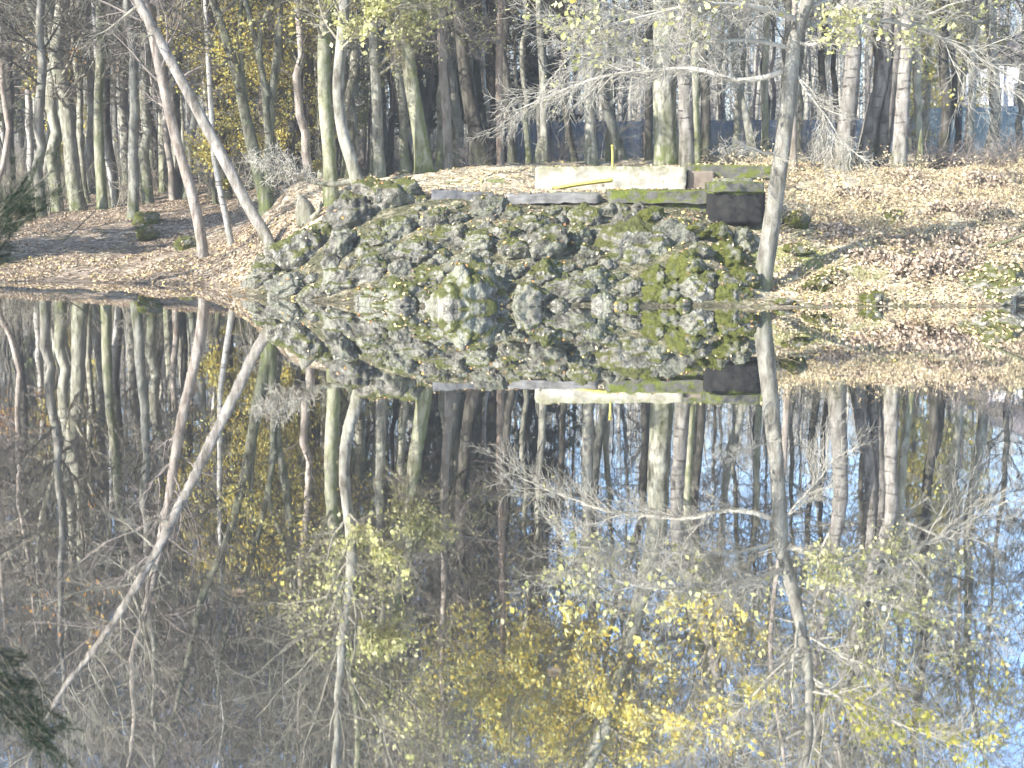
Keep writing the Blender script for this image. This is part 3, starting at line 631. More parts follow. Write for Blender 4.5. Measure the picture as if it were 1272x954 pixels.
def place_bg(kind, idx, loc, rz, sc, tm, bm, label, name, group):
    root = empty(name, loc); root.rotation_euler = (rng.normal() * .03, rng.normal() * .03, rz); root.scale = (sc, sc, sc)
    tag(root, label, 'tree', group)
    for pn, me in PROTO[kind][idx]:
        key = (kind, idx, pn, bm if pn == 'trunk' else tm)
        if key not in CACHE:
            m2 = me.copy(); m2.materials.clear(); m2.materials.append(M[bm] if pn == 'trunk' else (M[tm] if pn == 'crown' else M['needle' if kind == 'conifer' else 'leaf'])); CACHE[key] = m2
        o = bpy.data.objects.new(pn, CACHE[key]); COL.objects.link(o); o.parent = root
    return root
CACHE = {}
bg = []
def want(u, d, kind, bark, tm='twig', sc=1.0): bg.append((u, d, kind, bark, tm, sc))
for u, d in ((285, 50), (347, 54), (268, 44), (380, 47), (340, 44)): want(u, d, 'leafy', 'dark', 'twigdark', .68)
for u, d in ((392, 52), (440, 58), (375, 62), (480, 66)): want(u, d, 'leafy2', 'grey', 'twig', 1.05)
for u, d in ((108, 58), (1150, 58), (1190, 60), (1130, 50)): want(u, d, 'leafy', 'grey', 'twig', .75)
for u, d in ((560, 60), (610, 66), (665, 68), (530, 74), (590, 80), (30, 76)): want(u, d, 'conifer', 'dark', 'twigdark', 1.0)
for u, d in ((20, 60), (60, 66), (-20, 58), (175, 80), (220, 72), (310, 75)): want(u, d, 'brown', 'grey', 'twigbrown', 1.0)
us = np.linspace(-70, 1340, 74)
for k, u in enumerate(us):
    u = u + rng.uniform(-9, 9); d = [44, 58, 72, 50, 66, 84][k % 6] * rng.uniform(.94, 1.08)
    if u > 640 and d < 62 and d > 53: d += 10
    kd = 'thin' if k % 3 == 1 else 'bare'
    bark = ['grey', 'dark', 'green', 'pink', 'dark', 'grey', 'pale'][k % 7]
    want(u, d, kd, bark, ['twig', 'twigdark', 'twigdark', 'twigbrown', 'twigdark'][k % 5], rng.uniform(.85, 1.1) * (1.0 if u < 650 else .82))
for k, u in enumerate(np.linspace(-60, 660, 13)):
    want(u + rng.uniform(-12, 12), rng.uniform(74, 92), 'bare' if k % 2 else 'thin', 'dark' if k % 3 else 'grey', 'twigdark', 1.1)
for k, u in enumerate(np.linspace(-70, 660, 44)):
    want(u + rng.uniform(-8, 8), rng.uniform(47, 72), 'thin' if k % 2 else 'pole', ['grey', 'green', 'dark', 'pink', 'grey', 'dark', 'birch'][k % 7], ['twigdark', 'twigdark', 'twig'][k % 3], rng.uniform(1.15, 1.4))
for k, u in enumerate(np.linspace(660, 1330, 15)):
    want(u + rng.uniform(-8, 8), rng.choice([rng.uniform(44, 50), rng.uniform(64, 80)]), 'pole', ['grey', 'dark', 'green', 'dark', 'pink'][k % 5], ['twig', 'twigdark'][k % 2], rng.uniform(.8, 1.0))
for k, u in enumerate(np.linspace(-60, 560, 16)):
    want(u + rng.uniform(-10, 10), rng.uniform(47, 58), 'bare', ['green', 'grey', 'dark'][k % 3], ['twigdark', 'twigdark'][k % 2], rng.uniform(1.2, 1.4))
bg.sort(key=lambda b: b[0])
GN = {'bare': ('bare_tree', 'bare grey-branched tree standing deep in the wood', 'bare trees deep in the wood', 'bare grey-branched trees deep in the wood'),
      'thin': ('slim_tree', '', 'slim saplings in the wood', 'slim sapling trunks in the wood'), 'pole': ('tall_tree', '', 'tall clean-stemmed trees in the wood', 'tall clean-stemmed trees deep in the wood'), 'conifer': ('fir_tree', '', 'dark firs behind the mound', 'dark green firs behind the mound'),
      'leafy': ('yellow_leaved_tree', '', 'yellow-leaved trees in the wood', 'yellow-leaved trees behind the front trunks'), 'leafy2': ('green_leaved_tree', '', 'pale green-leaved trees in the wood', 'pale green-leaved trees behind the paired trunks'),
      'brown': ('brown_leaved_tree', '', 'trees with withered brown leaves', 'trees with withered brown leaves at back left')}
cnt = {}
for u, d, kind, bark, tm, sc in bg:
    cnt[kind] = cnt.get(kind, 0) + 1
    p = W(u, 250, d); z = float(H(p[0:1], p[1:2])[0]); nm, _, grp, what = GN[kind]
    lab = f'{ordinal(cnt[kind])} from the left among the {what}'
    kk = 'leafy' if kind == 'leafy2' else kind; idx = {'leafy': 0, 'leafy2': 1}.get(kind, int(rng.integers(len(PROTO[kk]))))
    place_bg(kk, idx, (p[0], p[1], z), rng.uniform(0, 6.28), sc, tm, bark, lab, nm, grp)

for k, (x, y, kind, sc) in enumerate([(-20, 30.5, 'conifer', 1.0), (-23, 27.5, 'bare', 1), (-27, 27.5, 'conifer', 1.1), (-27, 34, 'bare', 1.1), (-20, 35, 'bare', 1), (-19, 22, 'bare', .9)]):
    z = float(H(np.array([x]), np.array([y]))[0])
    place_bg(kind, k % 2, (x, y, z), k * 1.3, sc, 'twig', 'grey', 'tree of the left shore shading the leafy left bank', GN[kind][0], 'shade trees on the left shore')
# far wood, one mass nobody could count
g = Geo(); R_ = np.random.default_rng(99); N = 1000
Y = R_.uniform(92, 150, N); u = R_.uniform(-150, 1420, N); X = (u - CX) / F * Y; Z = H(X, Y); Ht = R_.uniform(13, 20, N) * np.where(u > 680, .82, .85)
zz = np.linspace(0, 1, 8); P = np.stack([X[:, None] + R_.normal(size=(N, 8)).cumsum(1) * .12, Y[:, None] + 0 * zz, Z[:, None] - .3 + zz * Ht[:, None]], -1); Rr = R_.uniform(.09, .2, N)[:, None] * (1 - .85 * zz)
tubes(g, P, Rr, 5); l1 = grow(P, Rr, 20, .08, 1, 1.0, .15, .4, 5, .12, .02, .018, None, R_); l2 = grow(*l1, 4, .1, 1, .8, .55, .6, 4, .15, 0, .014, None, R_)
tubes(g, *l1, 3); tubes(g, *l2, 3)
o = g.build('far_woods', M['twigpale'], None, True); tag(o, 'far-off mass of bare grey trees closing the wood behind everything', 'woods', kind='stuff')

g = Geo(); R_ = np.random.default_rng(98); N = 2600
Y = R_.uniform(46, 96, N); u = R_.uniform(-120, 1400, N); kp = ~((u > 610) & (Y > 50) & (Y < 62)); Y, u = Y[kp], u[kp]; N = len(Y); X = (u - CX) / F * Y; Z = H(X, Y)
kp = fbm(np.stack([X * .25, Y * .12, 0 * X], -1), 44, 2) > -.25; X, Y, Z = X[kp], Y[kp], Z[kp]; N = len(X)
Ht = R_.uniform(.4, 1.9, N); dr = norm(np.stack([R_.normal(size=N) * .35, R_.normal(size=N) * .3, np.ones(N)], -1)); p = np.stack([X, Y, Z - .1], -1); pts = [p]
for k in range(6): dr = norm(dr + .12 * R_.normal(size=dr.shape)); p = p + dr * (Ht / 6)[:, None]; pts.append(p)
P = np.stack(pts, 1); Rr = R_.uniform(.010, .022, (N, 1)) * np.linspace(1, .4, 7); l1 = grow(P, Rr, 7, .15, 1, .8, .4, .7, 5, .15, 0, .008, None, R_); l2 = grow(*l1, 3, .2, 1, .7, .5, .8, 4, .15, 0, .007, None, R_)
for a, n in ((P, 4), (l1[0], 3), (l2[0], 3)): tubes(g, a, Rr if a is P else (l1[1] if n == 3 and a is l1[0] else l2[1]), n)
o = g.build('undergrowth', M['twig'], None, True); tag(o, 'thicket of thin bare stems filling the wood between the trunks', 'undergrowth', kind='stuff')

# ------------------------------------------------------------------ the rock mound
def icosphere(sub):
    t = (1 + 5 ** .5) / 2
    v = np.array([[-1, t, 0], [1, t, 0], [-1, -t, 0], [1, -t, 0], [0, -1, t], [0, 1, t], [0, -1, -t], [0, 1, -t], [t, 0, -1], [t, 0, 1], [-t, 0, -1], [-t, 0, 1]], float)
    f = np.array([[0, 11, 5], [0, 5, 1], [0, 1, 7], [0, 7, 10], [0, 10, 11], [1, 5, 9], [5, 11, 4], [11, 10, 2], [10, 7, 6], [7, 1, 8], [3, 9, 4], [3, 4, 2], [3, 2, 6], [3, 6, 8], [3, 8, 9], [4, 9, 5], [2, 4, 11], [6, 2, 10], [8, 6, 7], [9, 8, 1]])
    v = norm(v)
    for _ in range(sub):
        e = np.sort(np.concatenate([f[:, [0, 1]], f[:, [1, 2]], f[:, [2, 0]]]), 1); ue, inv = np.unique(e, axis=0, return_inverse=True); inv = inv.reshape(-1)
        m = norm(v[ue].mean(1)); a, b, c = (inv[k * len(f):(k + 1) * len(f)] + len(v) for k in range(3)); v = np.vstack([v, m])
        f = np.concatenate([np.stack([f[:, 0], a, c], 1), np.stack([f[:, 1], b, a], 1), np.stack([f[:, 2], c, b], 1), np.stack([a, b, c], 1)])
    return v, f
ICO4 = icosphere(4); ICO3 = icosphere(3)
ROCKP = []
def rock(name, c, s, seed, mat, label, group=None, rough=1.0, rz=None, cat='rock', ico=None, top=True):
    v, f = ico or ICO4; R_ = np.random.default_rng(seed)
    # facetted start: cut by random planes, then lumps and pits
    p = v.copy(); 
    for k in range(9):
        nn = norm(R_.normal(size=3)); dd = R_.uniform(.6, .95); ex = np.maximum((p @ nn) - dd, 0); p = p - ex[:, None] * nn * .8
    q = v * 1.25 + seed * 7.13
    disp = .22 * fbm(q * 1.2, seed, 2) + rough * (.20 * np.abs(vnoise(q * 2.1, seed + 3)) - .06) + rough * .14 * np.abs(vnoise(q * 4.6, seed + 4)) + rough * .06 * fbm(q * 7.5, seed + 5, 3) - rough * .22 * np.maximum(vnoise(q * 2.9, seed + 9) - .35, 0)
    p = p * (1 + disp)[:, None] * np.asarray(s)
    a = R_.uniform(0, 6.28) if rz is None else rz; b = R_.normal() * .25
    p = p @ np.array([[math.cos(a), -math.sin(a), 0], [math.sin(a), math.cos(a), 0], [0, 0, 1]]).T
    p = p @ np.array([[1, 0, 0], [0, math.cos(b), -math.sin(b)], [0, math.sin(b), math.cos(b)]]).T
    g = Geo(); g.add(p, f); o = g.build(name, M[mat], None, True, c); tag(o, label, cat, group)
    ROCKP.append((p + np.asarray(c), f)); return o
poly = np.array([(306, 352), (330, 322), (400, 288), (440, 263), (480, 246), (540, 246), (620, 252), (760, 252), (800, 240), (826, 262), (870, 285), (925, 300), (930, 345), (910, 374), (800, 381), (650, 382), (500, 380), (400, 375), (330, 368)], float)
def inside(x, y):
    r = False; n = len(poly); j = n - 1
    for i in range(n):
        if (poly[i, 1] > y) != (poly[j, 1] > y) and x < (poly[j, 0] - poly[i, 0]) * (y - poly[i, 1]) / (poly[j, 1] - poly[i, 1]) + poly[i, 0]: r = not r
        j = i
    return r
named = [(462, 340, 30, 'largest pale lichened boulder at the left of the mound, near the water'), (790, 315, 42, 'broadest boulder of the mound, pale with a mossy top, right of its middle'), (720, 300, 17, 'round light grey stone standing alone above the middle of the mound'),
         (678, 345, 24, 'dark mossy wedge-shaped boulder low in the middle of the mound'), (605, 265, 24, 'light grey pitted boulder at the top edge below the concrete slab'), (785, 362, 19, 'upright grey boulder at the waterline right of centre'),
         (535, 352, 24, 'grey boulder with a dark hollow side above the waterline'), (330, 345, 22, 'dark boulder at the far left tip of the mound'), (900, 322, 26, 'bright green moss-covered boulder at the right end of the mound'),
         (850, 335, 26, 'mossy green boulder beside the bright green one at right'), (560, 300, 24, 'grey boulder with brown hollow in the middle left of the mound'), (495, 290, 22, 'blue-grey boulder on the upper left shoulder of the mound'), (640, 315, 24, 'lumpy grey boulder in the centre of the mound'),
         (745, 352, 22, 'flat lichened boulder leaning on the upright waterline boulder'), (575, 335, 24, 'tall knobbly grey boulder left of the dark wedge'), (425, 310, 22, 'dark grey boulder on the left slope of the mound')]
placed = [(x, y, r) for x, y, r, _ in named]; R_ = np.random.default_rng(5)
for rr, tries in ((40, 60), (32, 500), (24, 1500), (17, 2200), (11, 2500), (8, 1200)):
    for _ in range(tries):
        x, y = R_.uniform(306, 932), R_.uniform(240, 382); r = rr * R_.uniform(.85, 1.2) * (.62 if x > 835 and rr > 18 else 1)
        if not inside(x, y) or (525 < x < 812 and y - r < 251) or (812 <= x < 958 and y - r < 270): continue
        yy = 1.25
        if all(((x - a) ** 2 + (yy * (y - b)) ** 2) > (.76 * (r + c)) ** 2 for a, b, c in placed): placed.append((x, y, r))
        if len(placed) > 230: break
rocks = []
for k, (x, y, r) in enumerate(placed):
    p = firsthit(x, min(y, 379), 22, 31); rad = r * p[1] / F
    rocks.append((k, x, y, rad, p))
bands = [('in the waterline row', 361, 999), ('in the low row above the water', 338, 361), ('in the middle row of the mound', 310, 338), ('in the upper row of the mound', 280, 310), ('in the topmost row of the mound', 0, 280)]
bc = {}
for k, x, y, rad, p in sorted(rocks, key=lambda r: r[1]):
    if k < len(named): lab = named[k][3]
    else:
        bi = next(i for i, b in enumerate(bands) if b[1] <= y < b[2]); bc[bi] = bc.get(bi, 0) + 1
        lab = f"{'small' if rad < .2 else 'mid-sized'} craggy stone, {ordinal(bc[bi])} from the left {bands[bi][0]}"
    s = rad * np.array([R_.uniform(1.05, 1.3), R_.uniform(.95, 1.2), R_.uniform(.85, 1.1)])
    mt = 'moss' if k < len(named) and ('bright green' in lab or 'mossy green' in lab) else 'rock'
    if k >= len(named) and x > 780 and rad < .34 and R_.random() < .68: mt = 'moss'; lab = lab.replace('craggy', 'mossy')
    rock('boulder' if rad > .27 else 'rock', p + np.array([0, .25 * rad, -.05 * rad]), s, 100 + k, mt, lab, 'rocks of the mound', ico=ICO4 if rad > .2 else ICO3)
for x, y, r, d, sx, mt, lab in [(183, 268, 17, 41, 1.0, 'moss', 'dark moss-covered boulder on the shady left slope'), (182, 287, 15, 39.5, 1.1, 'moss', 'low mossy stone in front of the dark moss-covered boulder'), (230, 300, 14, 37.5, 1.1, 'moss', 'bright moss hummock beside the leaning brown trunk'),
        (1016, 347, 18, 25, 1.2, 'moss', 'moss-covered stone right of the foreground leaning tree'), (1036, 338, 13, 25.4, 1.1, 'moss', 'rounder mossy stone behind the one right of the leaning tree'), (1083, 366, 14, 24.2, 1.2, 'moss', 'small mossy stone half in the water at right'),
        (1240, 345, 34, 25, 1.2, 'rock', 'broad pale lichened boulder at the right picture edge'), (936, 268, 17, 27.6, .85, 'rock', 'pale upright stone below the concrete recess with painted shade'), (990, 270, 16, 28, 1.2, 'moss', 'moss cushion on the bank right of the leaning tree'), (990, 305, 14, 26.6, 1.3, 'moss', 'lower moss cushion right of the leaning tree'),
        (860, 283, 20, 26.8, 1.4, 'moss', 'wide moss cushion below the mossy concrete slab'), (1110, 265, 14, 29.5, 1.6, 'moss', 'flat green moss patch high on the leafy right bank'), (912, 352, 14, 24.6, 1.2, 'rock', 'grey stone left of the foot of the leaning tree'), (975, 372, 10, 24, 1.4, 'moss', 'little mossy stone at the water just right of the leaning tree')]:
    dd = hit(x, y + r * .6, d, .1); p = W(x, y + r * .3, dd); rad = r * dd / F
    p[2] = float(H(p[0:1], p[1:2])[0]) + .25 * rad
    rock('moss_boulder' if mt == 'moss' else 'boulder', p, rad * np.array([sx, 1, .8 if sx < 1.3 else .5]), int(x * 3 + y), mt, lab, None, .6 if mt == 'moss' else 1.0)

# ------------------------------------------------------------------ masonry on the mound
def part_box(root, name, mat, u0, u1, v0, v1, d, depth, rz=0, sub=10, rough=.012, rx=0, seed=1, ry=0):
    a = W(u0, v1, d); b = W(u1, v0, d); c = (a + b) / 2 + np.array([0, depth / 2, 0]); s = (abs(b[0] - a[0]), depth, abs(b[2] - a[2]))
    g = Geo(); 
    if root is None: box(g, (0, 0, 0), s, rz, rx, ry, sub=sub, rough=rough, seed=seed); return g, c
    box(g, c - np.array(root.location), s, rz, rx, ry, sub=sub, rough=rough, seed=seed); return g.build(name, M[mat], root, False)
def single(name, mat, lab, cat, *a, group=None, **k):
    g, c = part_box(None, name, mat, *a, **k); o = g.build(name, M[mat], None, False, c); tag(o, lab, cat, group); return o
single('low_wall', 'white', 'long low white wall of worn plastered concrete on top of the mound', 'wall', 666, 853, 207, 242, 29.6, .5, sub=40, rough=.022)
root = empty('mossy_beam', W(906, 222, 29.9)); tag(root, 'mossy brown-ended concrete beam joining the right end of the white wall', 'beam')
part_box(root, 'end_block', 'brick', 854, 888, 213, 236, 29.75, .45, seed=3)
part_box(root, 'capping', 'mossconc', 854, 968, 205, 222, 29.9, .6, seed=4, ry=.01, rough=.018, sub=24)
root = empty('concrete_sill', W(830, 274, 27.6)); tag(root, 'low moss-topped concrete ledge in front of the white wall', 'ledge')
part_box(root, 'top_slab', 'mossconc', 756, 886, 236, 253, 27.5, 1.1, seed=6, rough=.025, sub=24); part_box(root, 'base', 'mossconc', 826, 881, 252, 276, 27.6, .8, seed=7, rough=.02, sub=20)
root = empty('concrete_chamber', W(915, 275, 27.4)); tag(root, 'square concrete chamber, face painted dark as shade, with a pale-rimmed lid right of the ledge', 'chamber')
part_box(root, 'lid', 'mossconc', 884, 950, 226, 239, 27.03, 1.0, seed=8, rough=.018, sub=20); part_box(root, 'wall', 'shadeconc', 881, 951, 238, 278, 27.08, .9, seed=9, rough=.008); part_box(root, 'rim', 'white', 888, 936, 221, 226.5, 27.6, .5, seed=10, rough=.004)
single('concrete_slab', 'concrete', 'long flat grey concrete slab below the white wall', 'slab', 626, 744, 240, 252, 27.5, .9, sub=22, rough=.02, seed=12, rx=.04, ry=-.012)
single('stone_slab', 'slate', 'tilted grey stone slab left of the long concrete slab', 'slab', 536, 614, 238, 250, 27.7, .8, sub=22, rough=.025, seed=13, rx=.05, ry=.06)
single('stone_slab', 'slate', 'dark pointed stone slab at the upper left of the mound', 'slab', 472, 507, 231, 246, 28.3, .6, sub=12, rough=.04, seed=14, ry=-.15)
single('stone_slab', 'concrete', 'thin pale stone slab lying behind the tilted grey slab', 'slab', 548, 640, 233, 238, 29.4, .5, sub=12, rough=.012, seed=15, ry=.03)
# yellow pipe lying before the wall, yellow post behind it
def pole(name, mat, lab, cat, pts, r, sides=10, taper=1.0):
    P = np.array(pts); c = P[0].copy(); P = resample(P - c, 24); g = Geo(); tubes(g, P[None], (np.linspace(1, taper, 24) * r)[None], sides); o = g.build(name, M[mat], None, True, c); tag(o, lab, cat); return o
root = empty('yellow_gutter', W(725, 230, 29.2)); tag(root, 'yellow plastic gutter lying against the front of the white wall', 'gutter')
def gutter():
    a, b = W(686, 236, 29.2), W(761, 225, 29.25); P = resample([a, (a + b) / 2 + np.array([0, 0, .015]), b], 20) - np.array(root.location)
    th = np.linspace(math.pi * .05, math.pi * 1.1, 9); V = []
    for rr in (.075, .064):
        V.append(P[:, None, :] + rr * np.stack([0 * th, -np.cos(th) * 1.0, -np.sin(th) * -.9], -1)[None])
    n = 20; m = 9; q = (np.arange(n - 1)[:, None] * m + np.arange(m - 1)[None]).ravel(); f = np.stack([q, q + 1, q + m + 1, q + m], -1)
    g = Geo(); g.add(V[0], f); g.add(V[1], f[:, ::-1]); k = np.arange(n - 1)
    o = n * m
    for e in (0, m - 1): g.f[4].append(np.stack([k * m + e, (k + 1) * m + e, (k + 1) * m + e + o, k * m + e + o], -1))
    for e in (0, n - 1):
        kk = np.arange(m - 1) + e * m; g.f[4].append(np.stack([kk, kk + 1, kk + 1 + o, kk + o], -1))
    g.build('channel', M['yellow'], root, True)
    for t in (.08, .88):
        c = P[int(t * 19)]; g = Geo(); box(g, c + np.array([0, .01, -.06]), (.05, .12, .06), sub=3); g.build('bracket', M['brick'], root)
gutter()
root = empty('yellow_post', W(761, 206, 30.4)); tag(root, 'thin yellow marker post sticking up behind the white wall', 'post')
g = Geo(); a = np.array(root.location); P = resample([np.array([0, 0, -.15]), W(761, 195, 30.4) - a, W(760.5, 182, 30.4) - a], 8); tubes(g, P[None], np.full((1, 8), .024), 12); g.build('shaft', M['yellow'], root, True)
g = Geo(); tubes(g, np.array([[W(760.5, 182.2, 30.4) - a, W(760.5, 181, 30.4) - a, W(760.5, 179.6, 30.4) - a]]), np.array([[.029, .030, .018]]), 12); g.build('cap', M['yellow'], root, True)
pole('fallen_log', 'mossy', 'mossy log lying on the leaves above the slabs', 'log', [W(552, 231, 30.6), W(590, 228, 30.7), W(626, 226, 30.8)], .085, 12, .8)

# ------------------------------------------------------------------ broken tree, stump, sticks, brush
def rooted(name, lab, cat, base): r = empty(name, base); tag(r, lab, cat); return r
base = W(453, 262, 29.9); root = rooted('broken_tree', 'pale snapped trunk bent over flat to the left above the rocks', 'tree', base)
g = Geo(); P = resample(np.array([W(453, 262, 29.9), W(450, 240, 29.9), W(447, 226, 29.9), W(436, 226, 29.85), W(415, 229, 29.8), W(392, 227, 29.8), W(372, 220, 29.75), W(355, 213, 29.7), W(330, 210, 29.7)]) - base, 44); Rr = np.linspace(.085, .03, 44)
trunk_geo(g, P, Rr, 10, 4, .2, .12); g.build('trunk', M['pale'], root, True)
g = Geo(); l1 = grow(P[None, 22:], Rr[None, 22:], 26, .1, 1, .7, .38, .4, 9, .13, -.02, .007, np.array([-.5, -.2, .7])); l2 = grow(*l1, 8, .1, 1, .8, .5, .6, 6, .2, .01, .007); l3 = grow(*l2, 6, .1, 1, .8, .55, .6, 5, .22, 0, .006)
for a, s in ((l1, 5), (l2, 4), (l3, 3)): tubes(g, *a, s)
g.build('crown', M['twigpale'], root, True)
base = W(384, 294, 30.9); root = rooted('tree_stump', 'pale grey broken stump leaning on the leaf slope left of the rocks', 'stump', base)
g = Geo(); P = resample(np.array([W(386, 302, 30.9), W(385, 288, 30.9), W(381, 266, 30.9), W(371, 240, 30.9)]) - base, 22); Rr = np.array([.22, .21, .2, .19, .19, .19, .19, .2, .2, .2, .2, .2, .19, .19, .18, .17, .15, .13, .10, .07, .04, .01]); P[:, 1] *= .6
trunk_geo(g, P, Rr, 14, 8, .2, .35); g.build('trunk', M['pale'], root, True)
g = Geo(); P = resample(np.array([W(388, 272, 30.75), W(396, 262, 30.7), W(399, 250, 30.7)]) - base, 8); tubes(g, P[None], np.linspace(.08, .02, 8)[None], 7); g.build('splinter', M['pale'], root, True)
def brush(u, v, d, R0, k, lab, mat, spread=1.0, up=.35, name='dead_shrub', L=.9):
    dd = hit(u, v, d, .1); base = W(u, v, dd); base[2] = float(H(base[0:1], base[1:2])[0]); root = rooted(name, lab, 'shrub', base); R_ = np.random.default_rng(int(u * 3 + v))
    dirs = norm(np.stack([R_.normal(size=k) * spread, R_.normal(size=k) * spread * .6, up + R_.random(k)], -1)); n = 8; p = np.zeros((k, 3)) + R_.normal(size=(k, 3)) * np.array([.12, .1, 0]); pts = [p]; dcur = dirs
    for s in range(n - 1):
        dcur = norm(dcur + .16 * R_.normal(size=dcur.shape) + np.array([0, 0, -.06])); p = p + dcur * (L * R_.uniform(.6, 1.2, k) / (n - 1))[:, None]; pts.append(p)
    P = np.stack(pts, 1); Rr = np.full((k, 1), R0) * np.linspace(1, .4, n); g = Geo(); tubes(g, P, Rr, 4); g.build('stems', M[mat], root, True)
    g = Geo(); l2 = grow(P, Rr, 6, .15, 1, .8, .5, .7, 6, .2, 0, .005, None, R_); l3 = grow(*l2, 4, .1, 1, .8, .5, .7, 4, .2, 0, .0045, None, R_); tubes(g, *l2, 3); tubes(g, *l3, 3); g.build('twigs', M[mat], root, True)
brush(905, 203, 33, .012, 22, 'tangled bare brush behind the mossy beam', 'twig', 1.2, .2)
brush(335, 214, 33.5, .010, 12, 'pale bristly brush caught against the stem clump', 'twigpale', 1.4, .25)
brush(1015, 212, 33, .01, 14, 'thin bare shrub right of the pinkish slender trunk', 'twig', .8, .6)
brush(1160, 208, 35, .012, 26, 'brown brushy shrub at the foot of the dark right trunk', 'twigbrown', 1.0, .4)
brush(1195, 206, 36, .012, 22, 'brown brushy shrub below the narrow twiggy trunk', 'twigbrown', 1.0, .4)
brush(1252, 206, 36, .012, 20, 'low brown shrub at the top of the right bank by the picture edge', 'twigbrown', 1.2, .3)
brush(700, 203, 38, .01, 14, 'small bare shrub left of the pale smooth trunk', 'twigbrown', .9, .4)
brush(590, 213, 36, .01, 12, 'small bare shrub between the pinkish and the pine trunk', 'twigbrown', .9, .4)
brush(30, 262, 48, .014, 26, 'bare thicket on the left slope near the picture edge', 'twig', 1.1, .5, L=1.8)
brush(65, 245, 54, .014, 24, 'bare thicket beside the forked tree', 'twig', 1.0, .6, L=1.8)
pole('dark_stick', 'dark', 'dark stick shaped after a branch shadow on the right bank at the picture edge', 'branch', [W(1228, 306, 26.6), W(1250, 300, 26.4), W(1275, 291, 26.2), W(1300, 286, 26.1)], .035, 8, .7)  # dark stick put in where a branch shadow falls
pole('dark_stick', 'twigdark', 'thin stick lying across the shaded left slope', 'branch', [W(75, 302, 36.5), W(105, 275, 38), W(122, 258, 39)], .018, 6, .6)
# dead ferns
def fern(u, v, d, lab, k=26, L=.75):
    dd = hit(u, v, d, .12); base = W(u, v, dd); base[2] = float(H(base[0:1], base[1:2])[0]); root = rooted('dead_fern', lab, 'fern', base); root['group'] = 'withered ferns on the right bank'; R_ = np.random.default_rng(int(u))
    az = R_.uniform(0, 6.28, k); n = 9; d0 = np.stack([np.cos(az), np.sin(az), R_.uniform(.4, 1.3, k)], -1); d0 = norm(d0); p = np.zeros((k, 3)) + .05 * R_.normal(size=(k, 3)); pts = [p]
    for s in range(n - 1): d0 = norm(d0 + np.array([0, 0, -.28]) + .08 * R_.normal(size=d0.shape)); p = p + d0 * (L / (n - 1)) * R_.uniform(.85, 1.1, (k, 1)); pts.append(p)
    P = np.stack(pts, 1); g = Geo(); tubes(g, P, np.full((k, 1), .007) * np.linspace(1, .4, n), 3); g.build('stalks', M['twigbrown'], root, True)
    g = Geo(); C = np.repeat(P[:, 2:].reshape(-1, 3), 9, 0); C = C + R_.normal(size=C.shape) * np.array([.055, .055, .03]); leaves(g, C, .085, np.array([(.42, .33, .24), (.30, .23, .17), (.52, .43, .32)])[R_.integers(0, 3, len(C))], rng=R_); g.build('fronds', M['litter'], root)
fern(1150, 330, 26, 'dark withered fern clump near the water on the right bank', 34, .9); fern(1180, 322, 26.3, 'withered fern clump next to the darkest one on the right bank', 26); fern(1040, 290, 27.5, 'pinkish withered fern left of the moss patch on the right bank', 22)
fern(1225, 262, 29.5, 'withered fern high on the right bank by the picture edge', 26); fern(1150, 240, 31, 'withered fern at the top of the right bank', 26, .9); fern(1080, 318, 26.2, 'small withered fern above the mossy waterside stone', 16, .6); fern(1195, 300, 27, 'withered fern just above the fern pair on the right bank', 22); fern(1255, 300, 27, 'pale withered fern by the right picture edge above the pale boulder', 26, .9); fern(1225, 230, 32, 'tall tan fern clump at the top right of the bank', 34, 1.1); fern(1110, 300, 27, 'tan fern just left of the darkest one on the right bank', 24, .8); fern(1185, 262, 29, 'straw coloured fern in the middle of the right bank', 28, .95); fern(1120, 222, 33, 'tan fern right under the brownish trunk of the clump', 26, .9); fern(1060, 245, 30.5, 'pale withered fern below the right-hand clump of trunks', 22, .8)

# ------------------------------------------------------------------ fallen leaves on ground and rocks
V_all = [TV]; F_all = [tuple(x) for x in TQ[(GZ.reshape(-1)[TQ].max(1) > -.05) & (np.abs(TV[TQ[:, 0], 0]) < 22) & (TV[TQ[:, 0], 1] > 20) & (TV[TQ[:, 0], 1] < 66)]]; off = len(TV)
for p, f in ROCKP: V_all.append(p); F_all += [tuple(x) for x in (f + off)]; off += len(p)
bpy.context.view_layer.update()
for o in COL.objects:
    top = o.parent or o
    if o.type == 'MESH' and top.name.split('.')[0] in ('low_wall', 'mossy_beam', 'concrete_sill', 'concrete_chamber', 'concrete_slab', 'stone_slab'):
        V_all.append(np.array([tuple(o.matrix_world @ v.co) for v in o.data.vertices])); F_all += [tuple(i + off for i in p.vertices) for p in o.data.polygons]; off += len(o.data.vertices)
bvh = BVHTree.FromPolygons([tuple(x) for x in np.concatenate(V_all)], F_all)
R_ = np.random.default_rng(21); C = []; Nn = []; Cl = []
